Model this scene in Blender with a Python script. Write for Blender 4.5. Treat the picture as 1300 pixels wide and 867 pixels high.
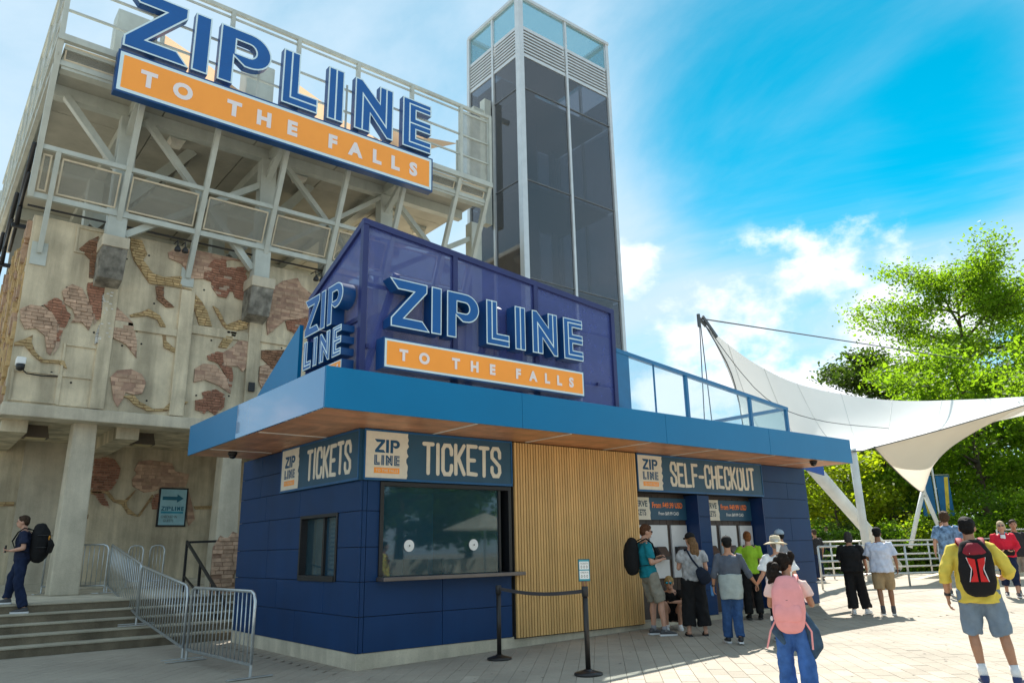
import bpy, bmesh, math, random
import numpy as np
from mathutils import Vector, Matrix, geometry
R = math.radians
random.seed(7)
S = bpy.context.scene
COL = S.collection
for o in list(bpy.data.objects): bpy.data.objects.remove(o)

# ---------------------------------------------------------------- camera
# world: origin at the front corner of the ticket kiosk, X along its front, Y to the back, Z up
cd = bpy.data.cameras.new('camera'); cam = bpy.data.objects.new('camera', cd); COL.objects.link(cam)
RT = Vector((0.7820, -0.6229, -0.0192)); FW = Vector((0.6048, 0.7500, 0.2669))
RT = (RT - FW * RT.dot(FW)).normalized(); UPV = RT.cross(FW)
m = Matrix((RT, UPV, -FW)).transposed().to_4x4(); m.translation = Vector((-5.141, -9.879, 1.52))
cam.matrix_world = m
cd.sensor_width = 36; cd.lens = 26.42; cd.clip_start = .1; cd.clip_end = 3000
S.camera = cam
CAM = m.translation.copy()

# ---------------------------------------------------------------- sky, sun, exposure
SUN = Vector((.68, .46, 1.0)).normalized()
SUN_EL = math.asin(SUN.z); SUN_AZ = math.atan2(SUN.x, SUN.y)
w = bpy.data.worlds.new('World'); S.world = w; w.use_nodes = True
nt = w.node_tree; N = nt.nodes; L = nt.links; N.clear()
def nn(t, **k):
    n = N.new(t)
    for a, b in k.items(): setattr(n, a, b)
    return n
def vmath(op, a=None, b=None, val=None):
    n = nn('ShaderNodeVectorMath', operation=op)
    if a: L.new(a, n.inputs[0])
    if b: L.new(b, n.inputs[1])
    if val: n.inputs[1].default_value = val
    return n
def fm(op, a, b=None, c=None, clamp=False):
    n = nn('ShaderNodeMath', operation=op, use_clamp=clamp)
    for i, q in enumerate((a, b, c)):
        if q is None: continue
        if isinstance(q, (int, float)): n.inputs[i].default_value = q
        else: L.new(q, n.inputs[i])
    return n.outputs[0]
SKYOFF = (3.15, 1.2, 0)
sky = nn('ShaderNodeTexSky', sky_type='NISHITA', sun_disc=False)
sky.sun_elevation = SUN_EL; sky.sun_rotation = SUN_AZ; sky.altitude = 600; sky.air_density = .75; sky.dust_density = .0; sky.ozone_density = 3.5
hs = nn('ShaderNodeHueSaturation'); hs.inputs['Saturation'].default_value = 1.4; hs.inputs['Hue'].default_value = .452; hs.inputs['Value'].default_value = .82
L.new(sky.outputs[0], hs.inputs['Color'])
tc = nn('ShaderNodeTexCoord'); sep = nn('ShaderNodeSeparateXYZ'); L.new(tc.outputs['Generated'], sep.inputs[0])
zz = fm('ADD', fm('MAXIMUM', sep.outputs[2], 0.0), .16)
cmb = nn('ShaderNodeCombineXYZ'); L.new(fm('DIVIDE', sep.outputs[0], zz), cmb.inputs[0]); L.new(fm('DIVIDE', sep.outputs[1], zz), cmb.inputs[1])
def noise(vec, scale, detail, rough, loc=(0, 0, 0), sc=(1, 1, 1), rot=0, dist=0):
    mp = nn('ShaderNodeMapping'); mp.inputs['Location'].default_value = loc; mp.inputs['Scale'].default_value = sc; mp.inputs['Rotation'].default_value = (0, 0, rot)
    L.new(vec, mp.inputs[0]); n = nn('ShaderNodeTexNoise'); n.inputs['Scale'].default_value = scale; n.inputs['Detail'].default_value = detail
    n.inputs['Roughness'].default_value = rough; n.inputs['Distortion'].default_value = dist; L.new(mp.outputs[0], n.inputs['Vector']); return n.outputs[0]
def ramp(x, a, b): 
    n = nn('ShaderNodeMapRange', interpolation_type='SMOOTHSTEP'); L.new(x, n.inputs[0]); n.inputs[1].default_value = a; n.inputs[2].default_value = b; return n.outputs[0]
def lobe(d, c0, c1):
    n = vmath('DOT_PRODUCT', tc.outputs['Generated']); n.inputs[1].default_value = Vector(d).normalized(); return ramp(n.outputs['Value'], c0, c1)
big = noise(cmb.outputs[0], .55, 4, .55, SKYOFF, (1, 1, 1), .4, .3)
fine = noise(cmb.outputs[0], 1.5, 9, .60, (8.1, 2.2, 0), (1.0, .55, 1), .7, .6)
thin = fm('ADD', fm('ADD', fm('MULTIPLY', big, .50), fm('MULTIPLY', fine, 1.25)), fm('MULTIPLY', lobe((0.771, 0.372, 0.517), .952, .996), -.50))
thin = fm('ADD', thin, fm('MULTIPLY', lobe((0.877, 0.209, 0.433), .985, .999), -.16))
wisp = fm('MULTIPLY', ramp(thin, .20, 1.10), .92)
# cumulus heaps low over the trees
cn = noise(tc.outputs['Generated'], 7.5, 9, .58, (2.3, .4, 1.1), (1, 1, 1.5))
heap = fm('MAXIMUM', fm('MAXIMUM', lobe((0.869, 0.451, 0.204), .972, .999), fm('MULTIPLY', lobe((0.791, 0.572, 0.217), .988, .9995), .75)), fm('MAXIMUM', fm('MULTIPLY', lobe((0.696, 0.621, 0.36), .9975, .9999), .62), fm('MULTIPLY', ramp(sep.outputs[2], .34, .16), .45)))
cum = fm('MULTIPLY', fm('MULTIPLY', ramp(fm('ADD', cn, fm('MULTIPLY', heap, .32)), .63, .82), ramp(heap, .03, .35)), ramp(sep.outputs[2], -.03, .05))
mx0 = nn('ShaderNodeMixRGB'); L.new(wisp, mx0.inputs[0]); L.new(hs.outputs[0], mx0.inputs[1]); mx0.inputs[2].default_value = (3.2, 3.95, 4.6, 1)
mix = nn('ShaderNodeMixRGB'); L.new(cum, mix.inputs[0]); L.new(mx0.outputs[0], mix.inputs[1]); mix.inputs[2].default_value = (5.2, 5.4, 5.7, 1)
bg = nn('ShaderNodeBackground'); bg.inputs[1].default_value = .098; L.new(mix.outputs[0], bg.inputs[0])
wo = nn('ShaderNodeOutputWorld'); L.new(bg.outputs[0], wo.inputs[0])

sl = bpy.data.lights.new('sun', 'SUN'); so = bpy.data.objects.new('sun', sl); COL.objects.link(so)
sl.energy = 4.2; sl.angle = R(.53); sl.color = (1, .955, .88)
so.rotation_euler = SUN.to_track_quat('Z', 'Y').to_euler(); so.location = (20, 15, 40)
S.view_settings.view_transform = 'Standard'; S.view_settings.look = 'None'; S.view_settings.gamma = 1
S.view_settings.exposure = 1.24
S.render.engine = 'CYCLES'; S.render.resolution_x = 1024; S.render.resolution_y = 682
S.cycles.max_bounces = 6; S.cycles.transparent_max_bounces = 16

# ---------------------------------------------------------------- materials
MATS = {}
def srgb(r, g, b):
    f = lambda c: (c / 255 / 12.92) if c / 255 <= .04045 else ((c / 255 + .055) / 1.055) ** 2.4
    return (f(r), f(g), f(b))
def mat(name, col, rough=.6, metal=0., var=.12, scale=3., bump=0., bscale=30., spec=.5, coat=0., rnd=0., streak=0., trans=0., alpha=1., speck=0., emit=0.):
    if name in MATS: return MATS[name]
    M = bpy.data.materials.new(name); M.use_nodes = True; MATS[name] = M
    T = M.node_tree; n = T.nodes; l = T.links; b = n['Principled BSDF']
    b.inputs['Roughness'].default_value = rough; b.inputs['Metallic'].default_value = metal
    b.inputs['Specular IOR Level'].default_value = spec; b.inputs['Coat Weight'].default_value = coat
    c = (*col, 1)
    geo = n.new('ShaderNodeNewGeometry'); cur = None
    rgb = n.new('ShaderNodeRGB'); rgb.outputs[0].default_value = c; cur = rgb.outputs[0]
    def mul(cur, facout, amt, lo=.35, hi=.65):
        mr = n.new('ShaderNodeMapRange'); l.new(facout, mr.inputs[0]); mr.inputs[1].default_value = lo; mr.inputs[2].default_value = hi
        mr.inputs[3].default_value = 1 - amt; mr.inputs[4].default_value = 1 + amt
        mx = n.new('ShaderNodeVectorMath'); mx.operation = 'SCALE'; l.new(cur, mx.inputs[0]); l.new(mr.outputs[0], mx.inputs['Scale']); return mx.outputs[0]
    def tex(sc, det=6, vecscale=None):
        t = n.new('ShaderNodeTexNoise'); t.inputs['Scale'].default_value = sc; t.inputs['Detail'].default_value = det; t.inputs['Roughness'].default_value = .6
        if vecscale:
            mp = n.new('ShaderNodeMapping'); mp.inputs['Scale'].default_value = vecscale; l.new(geo.outputs['Position'], mp.inputs[0]); l.new(mp.outputs[0], t.inputs['Vector'])
        else: l.new(geo.outputs['Position'], t.inputs['Vector'])
        return t.outputs[0]
    if var: cur = mul(cur, tex(scale), var)
    if streak: cur = mul(cur, tex(1.0, 5, (2.2, 2.2, .22)), streak, .4, .62)
    if speck: cur = mul(cur, tex(60, 2), speck, .3, .7)
    if rnd:
        oi = n.new('ShaderNodeObjectInfo'); cur = mul(cur, oi.outputs['Random'], rnd, 0, 1)
    l.new(cur, b.inputs['Base Color'])
    if bump:
        bp = n.new('ShaderNodeBump'); bp.inputs['Strength'].default_value = bump; bp.inputs['Distance'].default_value = .02
        l.new(tex(bscale, 5), bp.inputs['Height']); l.new(bp.outputs[0], b.inputs['Normal'])
    if emit:
        l.new(cur, b.inputs['Emission Color']); b.inputs['Emission Strength'].default_value = emit
    if trans or alpha < 1:
        out = n['Material Output']; sh = b.outputs[0]
        if trans:
            tr = n.new('ShaderNodeBsdfTranslucent'); l.new(cur, tr.inputs[0]); mx = n.new('ShaderNodeMixShader'); mx.inputs[0].default_value = trans
            l.new(sh, mx.inputs[1]); l.new(tr.outputs[0], mx.inputs[2]); sh = mx.outputs[0]
        if alpha < 1:
            tp = n.new('ShaderNodeBsdfTransparent'); mx = n.new('ShaderNodeMixShader'); mx.inputs[0].default_value = alpha
            l.new(tp.outputs[0], mx.inputs[1]); l.new(sh, mx.inputs[2]); sh = mx.outputs[0]
        l.new(sh, out.inputs[0])
    return M
def glass(name, tint, alpha, rough=.03, refl=1.0):
    """window pane: see-through tint plus Fresnel reflection"""
    if name in MATS: return MATS[name]
    M = bpy.data.materials.new(name); M.use_nodes = True; MATS[name] = M
    T = M.node_tree; n = T.nodes; l = T.links; n.remove(n['Principled BSDF']); out = n['Material Output']
    tp = n.new('ShaderNodeBsdfTransparent'); tp.inputs[0].default_value = (*tint, 1)
    df = n.new('ShaderNodeBsdfDiffuse'); df.inputs[0].default_value = (tint[0] * .5, tint[1] * .5, tint[2] * .5, 1)
    m1 = n.new('ShaderNodeMixShader'); m1.inputs[0].default_value = alpha; l.new(tp.outputs[0], m1.inputs[1]); l.new(df.outputs[0], m1.inputs[2])
    gl = n.new('ShaderNodeBsdfGlossy'); gl.inputs['Roughness'].default_value = rough
    lw = n.new('ShaderNodeLayerWeight'); lw.inputs[0].default_value = .5; pw = n.new('ShaderNodeMath'); pw.operation = 'POWER'; l.new(lw.outputs['Facing'], pw.inputs[0]); pw.inputs[1].default_value = 4.5
    fr = n.new('ShaderNodeMath'); fr.operation = 'MULTIPLY_ADD'; l.new(pw.outputs[0], fr.inputs[0]); fr.inputs[1].default_value = .85*refl; fr.inputs[2].default_value = .055*refl
    m2 = n.new('ShaderNodeMixShader'); l.new(fr.outputs[0], m2.inputs[0]); l.new(m1.outputs[0], m2.inputs[1]); l.new(gl.outputs[0], m2.inputs[2]); l.new(m2.outputs[0], out.inputs[0])
    return M
def perf(name, col, opac, period=.03, hole=.36):
    """perforated sheet: round holes on a grid, seen through"""
    if name in MATS: return MATS[name]
    M = mat(name, col, .45, 0, .08, 6, alpha=.5)
    T = M.node_tree; n = T.nodes; l = T.links
    mx = [x for x in n if x.type == 'MIX_SHADER'][0]; mx.inputs[0].default_value = opac
    return M
C_conc = mat('concrete', (.52, .445, .315), .85, 0, .17, 1.3, .5, 14, .3, streak=.24, speck=.08)
C_conc2 = mat('concrete_light', (.53, .47, .36), .85, 0, .12, 1.8, .35, 20, .3, streak=.12, speck=.08)
C_concD = mat('concrete_stained', (.25, .235, .20), .9, 0, .45, 4., .6, 18, .3, streak=.3)
C_steel = mat('painted_steel', (.47, .50, .455), .5, 0, .07, 2.5, 0, 30, .4, streak=.06)
C_galv = mat('galvanised_steel', (.52, .55, .56), .34, .75, .12, 12)
C_black = mat('black_metal', (.012, .012, .014), .45, 0, .1)
C_rubber = mat('black_plastic', (.02, .02, .022), .55, 0, .1)
C_panel = mat('navy_cladding', (.002, .034, .118), .5, 0, .10, 1.1, .05, 3, .3, streak=.05)
C_corner = mat('navy_trim', (.008, .036, .13), .4, 0, .05)
C_fascia = mat('blue_fascia', (.0, .165, .37), .36, 0, .04, .8, .02, 1.2, .35)
C_fasciag = mat('blue_fascia_gloss', (.0, .15, .38), .14, 0, .03, .8, .03, .9, .6, coat=1.0)
C_white = mat('white_paint', (.78, .78, .76), .5, 0, .04)
C_cream = mat('cream_print', (.74, .68, .56), .6, 0, .05, 8)
C_navyprint = mat('navy_print', (.016, .075, .135), .5, 0, .08, 3)
C_letter = mat('letter_blue', (.0, .09, .33), .38, 0, .05, 2)
C_letterside = mat('letter_return_blue', (.002, .055, .20), .4, 0, .05, 2)
C_rim = mat('letter_rim', (.62, .78, .84), .45, 0, .03)
C_orange = mat('orange_face', (1.0, .36, .045), .45, 0, .03, 2)
C_signwhite = mat('sign_white', (.80, .74, .74), .5, 0, .02)
C_wood = mat('wood_slat', (.66, .40, .15), .5, 0, .05, 2.5, .15, 30, .4, rnd=.12, streak=.05)
C_soffit = mat('soffit_plank', (.56, .26, .125), .42, 0, .18, 3, .1, 20, .45, rnd=.14)
C_dark = mat('dark_void', (.012, .011, .010), .8)
C_glass = glass('window_glass', (.28, .60, .72), .12, .03, 1.25)
C_glassclear = glass('clear_glass', (.86, .93, .95), .03)
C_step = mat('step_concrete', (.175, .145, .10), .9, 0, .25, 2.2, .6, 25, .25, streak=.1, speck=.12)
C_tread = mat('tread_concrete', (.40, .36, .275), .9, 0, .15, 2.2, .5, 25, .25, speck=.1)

# ---------------------------------------------------------------- mesh helpers
class MB:
    def __init__(s): s.v = []; s.f = []; s.mi = []
    def add(s, v, f, mi=0):
        k = len(s.v); s.v += [tuple(p) for p in v]; s.f += [tuple(i + k for i in q) for q in f]; s.mi += [mi] * len(f); return s
    def box(s, x0, x1, y0, y1, z0, z1, mi=0):
        if x0 > x1: x0, x1 = x1, x0
        if y0 > y1: y0, y1 = y1, y0
        if z0 > z1: z0, z1 = z1, z0
        return s.add([(x0,y0,z0),(x1,y0,z0),(x1,y1,z0),(x0,y1,z0),(x0,y0,z1),(x1,y0,z1),(x1,y1,z1),(x0,y1,z1)],
                     [(0,3,2,1),(4,5,6,7),(0,1,5,4),(1,2,6,5),(2,3,7,6),(3,0,4,7)], mi)
    def beam(s, p, q, wd, ht, up=(0, 0, 1), mi=0, q2=None):
        p = Vector(p); q = Vector(q); d = (q - p).normalized(); up = Vector(up)
        if abs(d.dot(up)) > .98: up = Vector((0, 1, 0))
        a = d.cross(up).normalized() * wd / 2; b = a.cross(d).normalized() * ht / 2
        v = [p - a - b, p + a - b, p + a + b, p - a + b, q - a - b, q + a - b, q + a + b, q - a + b]
        return s.add(v, [(0,1,2,3),(7,6,5,4),(0,4,5,1),(1,5,6,2),(2,6,7,3),(3,7,4,0)], mi)
    def tube(s, pts, r, n=8, mi=0, cap=True):
        pts = [Vector(p) for p in pts]; rs = r if isinstance(r, (list, tuple)) else [r] * len(pts); rings = []; k0 = len(s.v); prev = None
        for i, p in enumerate(pts):
            d = (pts[min(i + 1, len(pts) - 1)] - pts[max(i - 1, 0)])
            d = d.normalized() if d.length > 1e-9 else Vector((0, 0, 1))
            if prev is None:
                a = d.orthogonal().normalized()
            else:
                a = (prev - d * prev.dot(d)); a = a.normalized() if a.length > 1e-6 else d.orthogonal().normalized()
            prev = a; b = d.cross(a)
            s.v += [tuple(p + (a * math.cos(2 * math.pi * j / n) + b * math.sin(2 * math.pi * j / n)) * rs[i]) for j in range(n)]
        F = []
        for i in range(len(pts) - 1):
            for j in range(n):
                F.append((k0 + i*n + j, k0 + i*n + (j+1) % n, k0 + (i+1)*n + (j+1) % n, k0 + (i+1)*n + j))
        if cap:
            F.append(tuple(k0 + j for j in reversed(range(n)))); F.append(tuple(k0 + (len(pts)-1)*n + j for j in range(n)))
        s.f += F; s.mi += [mi] * len(F); return s
    def lathe(s, c, prof, n=20, mi=0):
        k0 = len(s.v)
        for r, z in prof: s.v += [(c[0] + r * math.cos(2*math.pi*j/n), c[1] + r * math.sin(2*math.pi*j/n), c[2] + z) for j in range(n)]
        F = [(k0 + i*n + j, k0 + i*n + (j+1) % n, k0 + (i+1)*n + (j+1) % n, k0 + (i+1)*n + j) for i in range(len(prof)-1) for j in range(n)]
        F.append(tuple(k0 + j for j in reversed(range(n)))); F.append(tuple(k0 + (len(prof)-1)*n + j for j in range(n)))
        s.f += F; s.mi += [mi]*len(F); return s
    def prism(s, loops, fn, d0, d1, mi=0, mside=None, back=True):
        """loops: [outer, hole, ...] 2D; fn(x, y, d) -> 3D; solid between depths d0 (front) and d1"""
        if not isinstance(loops[0][0], (list, tuple)): loops = [loops]
        flat = [p for lp in loops for p in lp]
        tri = geometry.tessellate_polygon([[Vector((p[0], p[1], 0)) for p in lp] for lp in loops])
        n = len(flat); k0 = len(s.v)
        s.v += [tuple(fn(p[0], p[1], d0)) for p in flat] + [tuple(fn(p[0], p[1], d1)) for p in flat]
        F = [tuple(k0 + i for i in t) for t in tri]; s.f += F; s.mi += [mi]*len(F)
        if back: F = [tuple(k0 + n + i for i in reversed(t)) for t in tri]; s.f += F; s.mi += [mi]*len(F)
        o = 0; ms = mi if mside is None else mside
        for lp in loops:
            m_ = len(lp)
            for i in range(m_):
                a = k0 + o + i; b = k0 + o + (i+1) % m_; s.f.append((a, b, b + n, a + n)); s.mi.append(ms)
            o += m_
        return s
    def build(s, name, mats, parent=None, smooth=False, bevel=0, fix=True):
        if not isinstance(mats, (list, tuple)): mats = [mats]
        me = bpy.data.meshes.new(name); me.from_pydata(s.v, [], s.f)
        for q in mats: me.materials.append(q)
        if len(mats) > 1: me.polygons.foreach_set('material_index', s.mi)
        if smooth: me.polygons.foreach_set('use_smooth', [True]*len(me.polygons))
        if fix and len(s.f) < 20000:
            bm = bmesh.new(); bm.from_mesh(me); bmesh.ops.recalc_face_normals(bm, faces=bm.faces); bm.to_mesh(me); bm.free()
        me.update()
        o = bpy.data.objects.new(name, me); COL.objects.link(o)
        if bevel:
            b = o.modifiers.new('edge', 'BEVEL'); b.width = bevel; b.segments = 2; b.limit_method = 'ANGLE'
        if parent: attach(o, parent)
        return o
def attach(o, parent):
    o.parent = parent
    if parent.type == 'EMPTY': o.matrix_parent_inverse = Matrix.Translation(-parent.location)
def tag(o, label, cat, group=None, kind=None):
    if label: o['label'] = label
    if cat: o['category'] = cat
    if group: o['group'] = group
    if kind: o['kind'] = kind
    return o
def thing(name, label, cat, loc, group=None):
    o = bpy.data.objects.new(name, None); COL.objects.link(o); o.location = loc; o.empty_display_size = .2
    return tag(o, label, cat, group)
def copy_tree(o, parent=None):
    c = o.copy(); COL.objects.link(c)
    if parent: c.parent = parent
    for ch in o.children: copy_tree(ch, c)
    return c
def struct(o): o['kind'] = 'structure'; return o
def inst(name, me, parent, M):
    o = bpy.data.objects.new(name, me); COL.objects.link(o); o.parent = parent
    if parent.type == 'EMPTY': o.matrix_parent_inverse = Matrix.Translation(-parent.location)
    o.matrix_basis = M
    return o
def inside(p, poly):
    x, y = p; c = False; j = len(poly) - 1
    for i in range(len(poly)):
        if (poly[i][1] > y) != (poly[j][1] > y) and x < (poly[j][0]-poly[i][0])*(y-poly[i][1])/(poly[j][1]-poly[i][1]) + poly[i][0]: c = not c
        j = i
    return c
def inset(poly, t):
    """offset a simple polygon inwards by t (miter joints)"""
    a = sum(poly[i][0]*poly[(i+1) % len(poly)][1] - poly[(i+1) % len(poly)][0]*poly[i][1] for i in range(len(poly)))
    sg = 1 if a > 0 else -1; out = []; n = len(poly)
    for i in range(n):
        p0 = Vector(poly[i-1]); p1 = Vector(poly[i]); p2 = Vector(poly[(i+1) % n])
        d1 = (p1-p0).normalized(); d2 = (p2-p1).normalized(); n1 = Vector((-d1.y, d1.x))*sg; n2 = Vector((-d2.y, d2.x))*sg
        k = n1 + n2; q = k.length_squared
        if q < .15: k = n1*1.2; f = 1
        else: f = 2/q
        out.append(tuple(p1 + k*t*min(f, 2.6)))
    return out
def ribbon(pts, wd, round_=True):
    """2D outline of a stroke of width wd along pts with rounded ends"""
    pts = [Vector(p) for p in pts]; h = wd/2; Lf = []; Rt = []
    for i, p in enumerate(pts):
        d1 = (p - pts[i-1]).normalized() if i else (pts[1]-p).normalized(); d2 = (pts[i+1]-p).normalized() if i < len(pts)-1 else d1
        n1 = Vector((-d1.y, d1.x)); n2 = Vector((-d2.y, d2.x)); k = n1+n2; q = max(k.length_squared, .5); k = k*2/q
        Lf.append(p + k*h); Rt.append(p - k*h)
    def capp(c, d):
        n = Vector((-d.y, d.x)); return [c + (n*math.cos(a) + d*math.sin(a))*h for a in [math.pi*j/6 for j in range(1, 6)]]
    if round_:
        e = capp(pts[-1], (pts[-1]-pts[-2]).normalized()); st = capp(pts[0], (pts[0]-pts[1]).normalized())
        o = Lf + e + Rt[::-1] + st
    else: o = Lf + Rt[::-1]
    return [tuple(p) for p in o]
# planes for lettering: (u right, v up, d towards the reader)
def front(x0, y0, z0): return lambda u, v, d: (x0 + u, y0 - d, z0 + v)
def leftw(x0, y0, z0): return lambda u, v, d: (x0 - d, y0 - u, z0 + v)
def scaled(fn, s, su=None): 
    su = su or s
    return lambda u, v, d: fn(u*su, v*s, d)
STROKE = {'T': [[(0,1),(1,1)],[(.5,1),(.48,0)]], 'I': [[(.5,1),(.5,0)]], 'C': [[(1,.70),(1,.86),(.78,1),(.22,1),(0,.86),(0,.14),(.22,0),(.78,0),(1,.14),(1,.30)]],
 'K': [[(0,1),(.02,0)],[(1,1),(.12,.47)],[(.3,.56),(1,0)]], 'E': [[(1,1),(.02,1),(0,.5),(.02,.02),(1,0)],[(0,.5),(.78,.5)]],
 'S': [[(1,.68),(1,.86),(.78,1),(.22,1),(0,.86),(.02,.66),(.95,.36),(1,.14),(.78,0),(.22,0),(0,.14),(0,.30)]], 'L': [[(0,1),(.02,0),(1,.02)]],
 'F': [[(1,1),(.02,1),(0,0)],[(0,.52),(.8,.52)]], 'H': [[(0,1),(.03,0)],[(1,1),(.97,0)],[(0,.5),(1,.52)]], 'O': [[(.5,1),(.2,1),(0,.84),(0,.16),(.2,0),(.8,0),(1,.16),(1,.84),(.8,1),(.47,1)]],
 'U': [[(0,1),(0,.15),(.22,0),(.78,0),(1,.15),(1,1)]], '-': [[(0,.47),(1,.47)]]}
def strokes(mb, text, fn, W, H, wd, d=.006, mi=0, gap=.5):
    """hand-drawn condensed capitals filling W x H"""
    wid = [.18 if c == 'I' else .8 if c == '-' else 1. for c in text]; tot = sum(wid) + gap*(len(text)-1); u = (W - wd)/tot; x = wd/2
    for c, wi in zip(text, wid):
        dz = random.uniform(-.02, .02)*H
        for k, st in enumerate(STROKE[c]):
            pts = [(x + p[0]*wi*u, wd/2 + dz + p[1]*(H - wd)) for p in st]
            if c == 'I': pts = [(x + wi*u/2, q[1]) for q in pts]
            mb.prism(ribbon(pts, wd), fn, d + .0012*k, 0, mi, back=False)
        x += (wi + gap)*u
def text_mesh(txt, bold=0.02, spacing=1.):
    cu = bpy.data.curves.new('txt', 'FONT'); cu.body = txt; cu.size = 1; cu.offset = bold; cu.space_character = spacing; cu.resolution_u = 4
    o = bpy.data.objects.new('txt', cu); me = bpy.data.meshes.new_from_object(o)
    v = [tuple(q.co) for q in me.vertices]; f = [tuple(p.vertices) for p in me.polygons]
    bpy.data.objects.remove(o); bpy.data.curves.remove(cu); bpy.data.meshes.remove(me)
    return v, f
def put_text(mb, txt, fn, x0, z0, W, H, d, mi=0, bold=.02, spacing=1.):
    v, f = text_mesh(txt, bold, spacing)
    if not v: return
    xa = min(p[0] for p in v); xb = max(p[0] for p in v); ya = min(p[1] for p in v); yb = max(p[1] for p in v)
    mb.add([fn(x0 + (p[0]-xa)/(xb-xa)*W, z0 + (p[1]-ya)/(yb-ya)*H, d) for p in v], f, mi)
# logo lettering, drawn on a 0.70 high line
def arc(cx, cy, rx, ry, a0, a1, n=14): return [(cx + rx*math.cos(R(a0+(a1-a0)*i/n)), cy + ry*math.sin(R(a0+(a1-a0)*i/n))) for i in range(n+1)]
LOGO = {
 'Z': ([(-.03,.70),(.58,.70),(.58,.575),(.215,.148),(.503,.148),(.63,0),(0,0),(0,.125),(.355,.55),(.103,.55)], None, []),
 'I': ([(.655,.70),(.825,.70),(.825,0),(.655,0)], None, []),
 'P': ([(.922,.70)] + arc(1.255,.48,.24,.22,90,-90) + [(1.2,.26),(1.085,.340),(1.085,0),(.922,0)], [(1.10,.56)] + arc(1.245,.4775,.075,.0825,90,-90,8) + [(1.10,.395)], []),
 'L': ([(1.635,.70),(1.837,.70),(1.837,.19),(2.07,.19),(2.07,0),(1.635,0)], None, [[(1.736,.70),(1.736,.095),(2.07,.095)]]),
 'J': ([(2.19,.70),(2.395,.70),(2.395,0),(2.19,0)], None, [[(2.292,.70),(2.292,0)]]),
 'N': ([(2.54,.70),(2.635,.70),(2.877,.46),(2.877,.70),(3.07,.70),(3.07,0),(2.985,0),(2.755,.26),(2.755,0),(2.54,0)], None, [[(2.647,0),(2.647,.50),(2.972,.155),(2.972,.70)]]),
 'E': ([(3.21,.70),(3.635,.70),(3.635,.55),(3.41,.55),(3.41,.435),(3.635,.435),(3.635,.275),(3.41,.275),(3.41,.16),(3.635,.16),(3.635,0),(3.21,0)], None,
       [[(3.635,.625),(3.31,.625),(3.31,.08),(3.635,.08)],[(3.315,.355),(3.635,.355)]])}
def logo3d(letters, fn, s, depth, parent, rim=.017, u0=0., side=C_letterside, names='letter'):
    """channel letters: dark blue returns, pale rim, blue face; each letter is one part with its rim under it"""
    for k in letters:
        out, hole, inl = LOGO[k]; f = lambda u, v, d: fn((u-u0)*s, v*s, d)
        loops = [out] + ([hole] if hole else [])
        body = MB().prism(loops, f, depth-.006, 0, 0).build('letter', side, parent)
        fo = inset(out, rim); loops2 = [fo] + ([inset(hole, -rim)] if hole else [])
        rm = MB().prism(loops, f, depth, depth-.006, 0, back=False).build('rim', C_rim, body)
        fc = MB().prism(loops2, f, depth+.004, depth-.002, 0, back=False).build('face', C_letter, body)
        if inl:
            mb = MB()
            for i, st in enumerate(inl): mb.prism(ribbon(st, rim*1.1, False), f, depth+.007+.001*i, depth, 0, back=False)
            mb.build('inline', C_rim, body)
def logo_flat(mb, fn, W, mi_blue, mi_cream, mi_orange, text=True, d=.003):
    """stacked flat print: ZIP over LINE over an orange bar, W wide; returns height"""
    s1 = W/1.525; s2 = W/2.0; h1 = .7*s1; h2 = .7*s2; hb = W*.19; g = W*.085
    for k in 'ZIP':
        out, hole, _ = LOGO[k]; mb.prism([out]+([hole] if hole else []), lambda u, v, q: fn((u+.03)*s1, hb+g+h2+g+v*s1, q), d, 0, mi_blue, back=False)
    for k in 'LJNE':
        out, hole, inl = LOGO[k]; mb.prism([out], lambda u, v, q: fn((u-1.635)*s2, hb+g+v*s2, q), d, 0, mi_blue, back=False)
        for i, st in enumerate(inl): mb.prism(ribbon(st, .022, False), lambda u, v, q: fn((u-1.635)*s2, hb+g+v*s2, q), d+.001+.0006*i, 0, mi_cream, back=False)
    mb.prism([(0,0),(W,0),(W,hb),(0,hb)], fn, d, 0, mi_orange, back=False)
    if text: put_text(mb, 'TO THE FALLS', fn, W*.06, hb*.25, W*.88, hb*.5, d+.001, mi_cream, .01, 1.1)
    return hb+g+h2+g+h1
def gz(x, y=0): return min(max(x/6, 0), 1)*.11 + min(max((x-6)/5, 0), 1)*.03 + min(max((x-11.3)/3.2, 0), 1)*.16
# ================================================================= GROUND
def paving_mat():
    M = mat('plaza_paving', (.37, .325, .262), .88, 0, .12, .7, .25, 40, .25, speck=.06)
    T = M.node_tree; n = T.nodes; l = T.links; b = n['Principled BSDF']
    geo = n.new('ShaderNodeNewGeometry'); mp = n.new('ShaderNodeMapping'); mp.inputs['Rotation'].default_value = (0, 0, R(-45)); l.new(geo.outputs['Position'], mp.inputs[0])
    br = n.new('ShaderNodeTexBrick'); br.inputs['Scale'].default_value = 1; br.inputs['Brick Width'].default_value = .4; br.inputs['Row Height'].default_value = .2
    br.inputs['Mortar Size'].default_value = .006; br.inputs['Mortar Smooth'].default_value = .3; br.inputs['Color1'].default_value = (1.06, 1.06, 1.06, 1); br.inputs['Color2'].default_value = (.9, .9, .9, 1); br.inputs['Mortar'].default_value = (.55, .53, .5, 1)
    l.new(mp.outputs[0], br.inputs['Vector'])
    src = b.inputs['Base Color'].links[0].from_socket
    mx = n.new('ShaderNodeVectorMath'); mx.operation = 'MULTIPLY'; l.new(src, mx.inputs[0]); l.new(br.outputs[0], mx.inputs[1]); l.new(mx.outputs[0], b.inputs['Base Color'])
    return M
C_pave = paving_mat()
C_paver = mat('paver_stone', (.375, .33, .266), .86, 0, .13, .8, .35, 55, .25, rnd=.13, speck=.08)
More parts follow.
